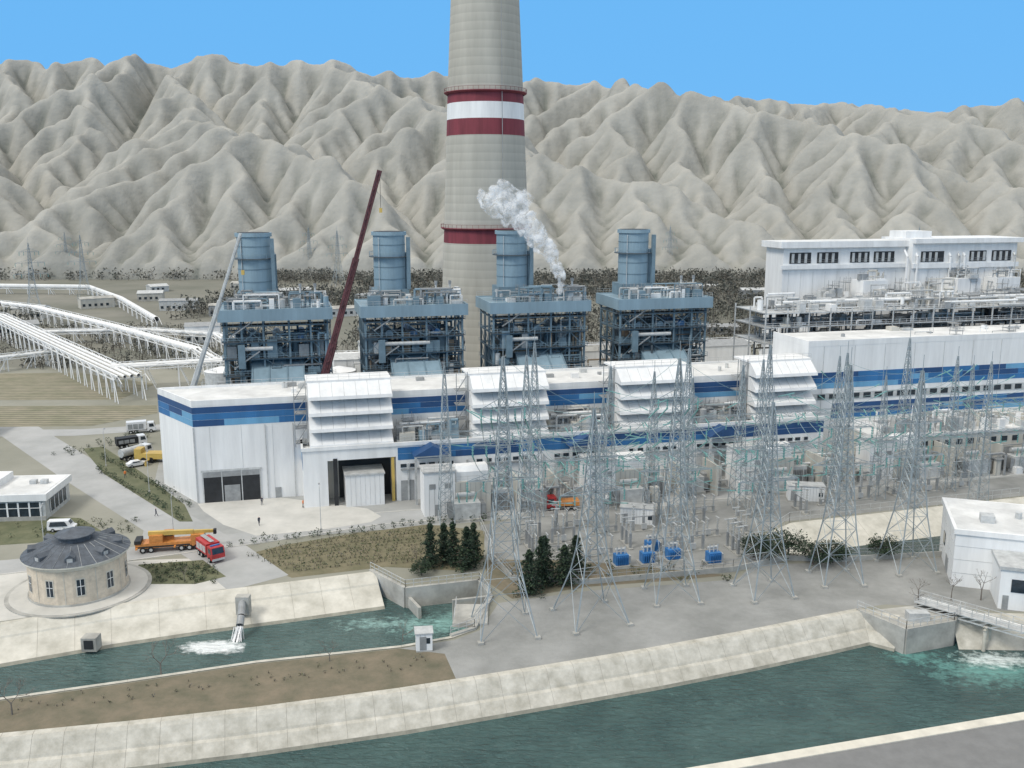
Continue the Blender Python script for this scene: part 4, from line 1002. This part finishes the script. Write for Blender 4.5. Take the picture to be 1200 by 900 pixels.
# people
def person(name,loc,rz,top,stride=.2):
    V=[(0,0,.92),(0,0,1.15),(0,0,1.42),(0,0,1.52),(0,0.02,1.66),(.17,0,1.42),(.24,.02,1.15),(.25,.1,.9),(-.17,0,1.42),(-.24,-.02,1.15),(-.25,-.02,.88),(.1,0,.88),(.11,stride*.5,.48),(.11,stride,.07),(.11,stride+.15,.04),(-.1,0,.88),(-.11,-stride*.3,.48),(-.11,-stride,.07),(-.11,-stride+.15,.04)]
    E=[(0,1),(1,2),(2,3),(3,4),(2,5),(5,6),(6,7),(2,8),(8,9),(9,10),(0,11),(11,12),(12,13),(13,14),(0,15),(15,16),(16,17),(17,18)]
    rd=[.14,.14,.15,.06,.105,.075,.055,.04,.075,.055,.04,.1,.07,.05,.045,.1,.07,.05,.045]
    me=bpy.data.meshes.new(name);me.from_pydata(V,E,[]);o=bpy.data.objects.new(name,me);S.collection.objects.link(o)
    md=o.modifiers.new('s','SKIN');
    for i,r_ in enumerate(rd): me.skin_vertices[0].data[i].radius=(r_,r_*.85)
    me.skin_vertices[0].data[0].use_root=True
    o.modifiers.new('d','SUBSURF').levels=1
    bpy.context.view_layer.update()
    dg=bpy.context.evaluated_depsgraph_get();nm=bpy.data.meshes.new_from_object(o.evaluated_get(dg));o.modifiers.clear();o.data=nm
    nm.materials.clear()
    for m_ in(CLOTH,top,SKIN,BARK): nm.materials.append(m_)
    for p in nm.polygons:
        z=p.center.z;x=abs(p.center.x);p.material_index=(3 if z>1.7 else 2 if z>1.5 else 2 if(x>.2 and z<.93) else 1 if z>.9 else 0);p.use_smooth=True
    o.location=loc;o.rotation_euler=(0,0,rz);return o
for i,(x,y,t) in enumerate([(-49.5,177.6,CLOTH),(-41,176,HV),(-40,176.8,CLOTH),(-47,166,CLOTH),(-68,171,CLOTH),(-84,196,HV)]): person('person',(x,y,.03),i*1.3,t,.15+.03*i)
b=MB();b.tube((0,0,0),(0,0,8),.08,LGREY,8,.05);b.tube((0,0,8),(1.4,0,8.4),.05,LGREY,6);b.box(1.2,1.9,-.15,.15,8.3,8.45,GREY);b.box(-.2,.2,-.2,.2,0,.3,CONC)
lo=b.obj('street_lamp',(-60,158,0),1.8)
for x,y in((-35,163.5),(-12,170.5),(12,175.5),(35,181),(-80,152),(-75,186),(-92,205),(60,186)): inst(lo,(x,y,0),1.8)
# ------------------------------------------------------------------ steam
pts=[(12,237,36.5,.6),(12.2,237,38.5,1.0),(12,237,40.5,1.4),(11,237,42.5,1.8),(9.6,237,45.2,2.1),(8,237.5,47.6,2.5),(6,237,50,2.6),(5.5,236.6,52,3.0),(3,237,54,3.4),(1.2,237.6,56.4,3.4),(-.5,236.6,55.8,3.0),(-3,237,57.4,3.1),(-5.8,237,58.4,2.4),(-4,237,60.5,2.2),(-.5,238,60.4,2.6),(-7.5,237,60.6,1.4),(3,237,59,2.4),(-2,237,62.5,1.6)]
bm=bmesh.new()
for x,y,z,r in pts: bmesh.ops.create_icosphere(bm,subdivisions=3,radius=r,matrix=Matrix.Translation((x,y,z)))
me=bpy.data.meshes.new('steam_plume');bm.to_mesh(me);bm.free();so=bpy.data.objects.new('steam_plume',me);S.collection.objects.link(so)
rm=so.modifiers.new('r','REMESH');rm.mode='VOXEL';rm.voxel_size=.28;rm.use_smooth_shade=True
for k,(ns,st) in enumerate(((2.6,2.6),(.9,.5))):
    tx=bpy.data.textures.new('puff%d'%k,'CLOUDS');tx.noise_scale=ns;tx.noise_depth=1
    dm=so.modifiers.new('d%d'%k,'DISPLACE');dm.texture=tx;dm.strength=st;dm.mid_level=.5;dm.texture_coords='GLOBAL'
sm=bpy.data.materials.new('steam');sm.use_nodes=True;nt=sm.node_tree;N=nt.nodes;L=nt.links
N.remove(N['Principled BSDF']);df=N.new('ShaderNodeBsdfDiffuse');df.inputs[0].default_value=(.96,.96,.96,1);tr=N.new('ShaderNodeBsdfTranslucent');tr.inputs[0].default_value=(.96,.96,.96,1)
m1=N.new('ShaderNodeMixShader');m1.inputs[0].default_value=.45;L.new(df.outputs[0],m1.inputs[1]);L.new(tr.outputs[0],m1.inputs[2])
tp=N.new('ShaderNodeBsdfTransparent');m2=N.new('ShaderNodeMixShader');L.new(tp.outputs[0],m2.inputs[1]);L.new(m1.outputs[0],m2.inputs[2])
lw=N.new('ShaderNodeLayerWeight');lw.inputs[0].default_value=.4
tc=N.new('ShaderNodeTexCoord');nz=N.new('ShaderNodeTexNoise');nz.inputs['Scale'].default_value=.35;nz.inputs['Detail'].default_value=6;L.new(tc.outputs['Object'],nz.inputs['Vector'])
mr=N.new('ShaderNodeMapRange');mr.inputs[1].default_value=.38;mr.inputs[2].default_value=.62;mr.inputs[3].default_value=.1;mr.inputs[4].default_value=1.0;L.new(nz.outputs['Fac'],mr.inputs[0])
iv=N.new('ShaderNodeMapRange');iv.inputs[1].default_value=.1;iv.inputs[2].default_value=.7;iv.inputs[3].default_value=.95;iv.inputs[4].default_value=0;L.new(lw.outputs['Facing'],iv.inputs[0])
mu=N.new('ShaderNodeMath');mu.operation='MULTIPLY';mu.use_clamp=True;L.new(iv.outputs[0],mu.inputs[0]);L.new(mr.outputs[0],mu.inputs[1]);L.new(mu.outputs[0],m2.inputs[0])
L.new(m2.outputs[0],N['Material Output'].inputs['Surface']);me.materials.append(sm)
# ------------------------------------------------------------------ light
SE,SR=math.radians(48),math.radians(230)
wd=bpy.data.worlds.new('World');S.world=wd;wd.use_nodes=True;nt=wd.node_tree;N=nt.nodes;L=nt.links
bg=N['Background'];bg.inputs['Strength'].default_value=.1
sk=N.new('ShaderNodeTexSky');sk.sky_type='NISHITA';sk.sun_disc=False;sk.sun_elevation=SE;sk.sun_rotation=SR;sk.ozone_density=3;sk.dust_density=.5
tc=N.new('ShaderNodeTexCoord');sx=N.new('ShaderNodeSeparateXYZ');L.new(tc.outputs['Generated'],sx.inputs[0])
rp=N.new('ShaderNodeMapRange');rp.interpolation_type='SMOOTHSTEP';rp.inputs[1].default_value=.24;rp.inputs[2].default_value=.5;L.new(sx.outputs['Z'],rp.inputs[0])
lowc=N.new('ShaderNodeMix');lowc.data_type='RGBA';lowc.inputs[0].default_value=.93;lowc.inputs[7].default_value=(1.5,4.9,9.5,1);L.new(sk.outputs[0],lowc.inputs[6])
hi=N.new('ShaderNodeMix');hi.data_type='RGBA';hi.inputs[0].default_value=.88;hi.inputs[7].default_value=(11.6,11.4,11.0,1);L.new(sk.outputs[0],hi.inputs[6])
mx=N.new('ShaderNodeMix');mx.data_type='RGBA';L.new(rp.outputs[0],mx.inputs[0]);L.new(lowc.outputs[2],mx.inputs[6]);L.new(hi.outputs[2],mx.inputs[7])
L.new(mx.outputs[2],bg.inputs['Color'])
sl=bpy.data.lights.new('sun','SUN');sl.energy=1.9;sl.angle=math.radians(16);sl.color=(1,.96,.89)
so=bpy.data.objects.new('sun',sl);S.collection.objects.link(so)
dv=Vector((math.sin(SR)*math.cos(SE),math.cos(SR)*math.cos(SE),math.sin(SE)));so.rotation_euler=dv.to_track_quat('Z','Y').to_euler()
# ------------------------------------------------------------------ camera
cd=bpy.data.cameras.new('camera');cd.lens=33;cd.sensor_width=36;cd.clip_end=12000;cd.clip_start=.5
co=bpy.data.objects.new('camera',cd);S.collection.objects.link(co);co.location=(0,0,60);co.rotation_euler=(math.radians(90-11.31),0,0)
S.camera=co
S.view_settings.view_transform='Standard';S.view_settings.look='None';S.view_settings.exposure=0
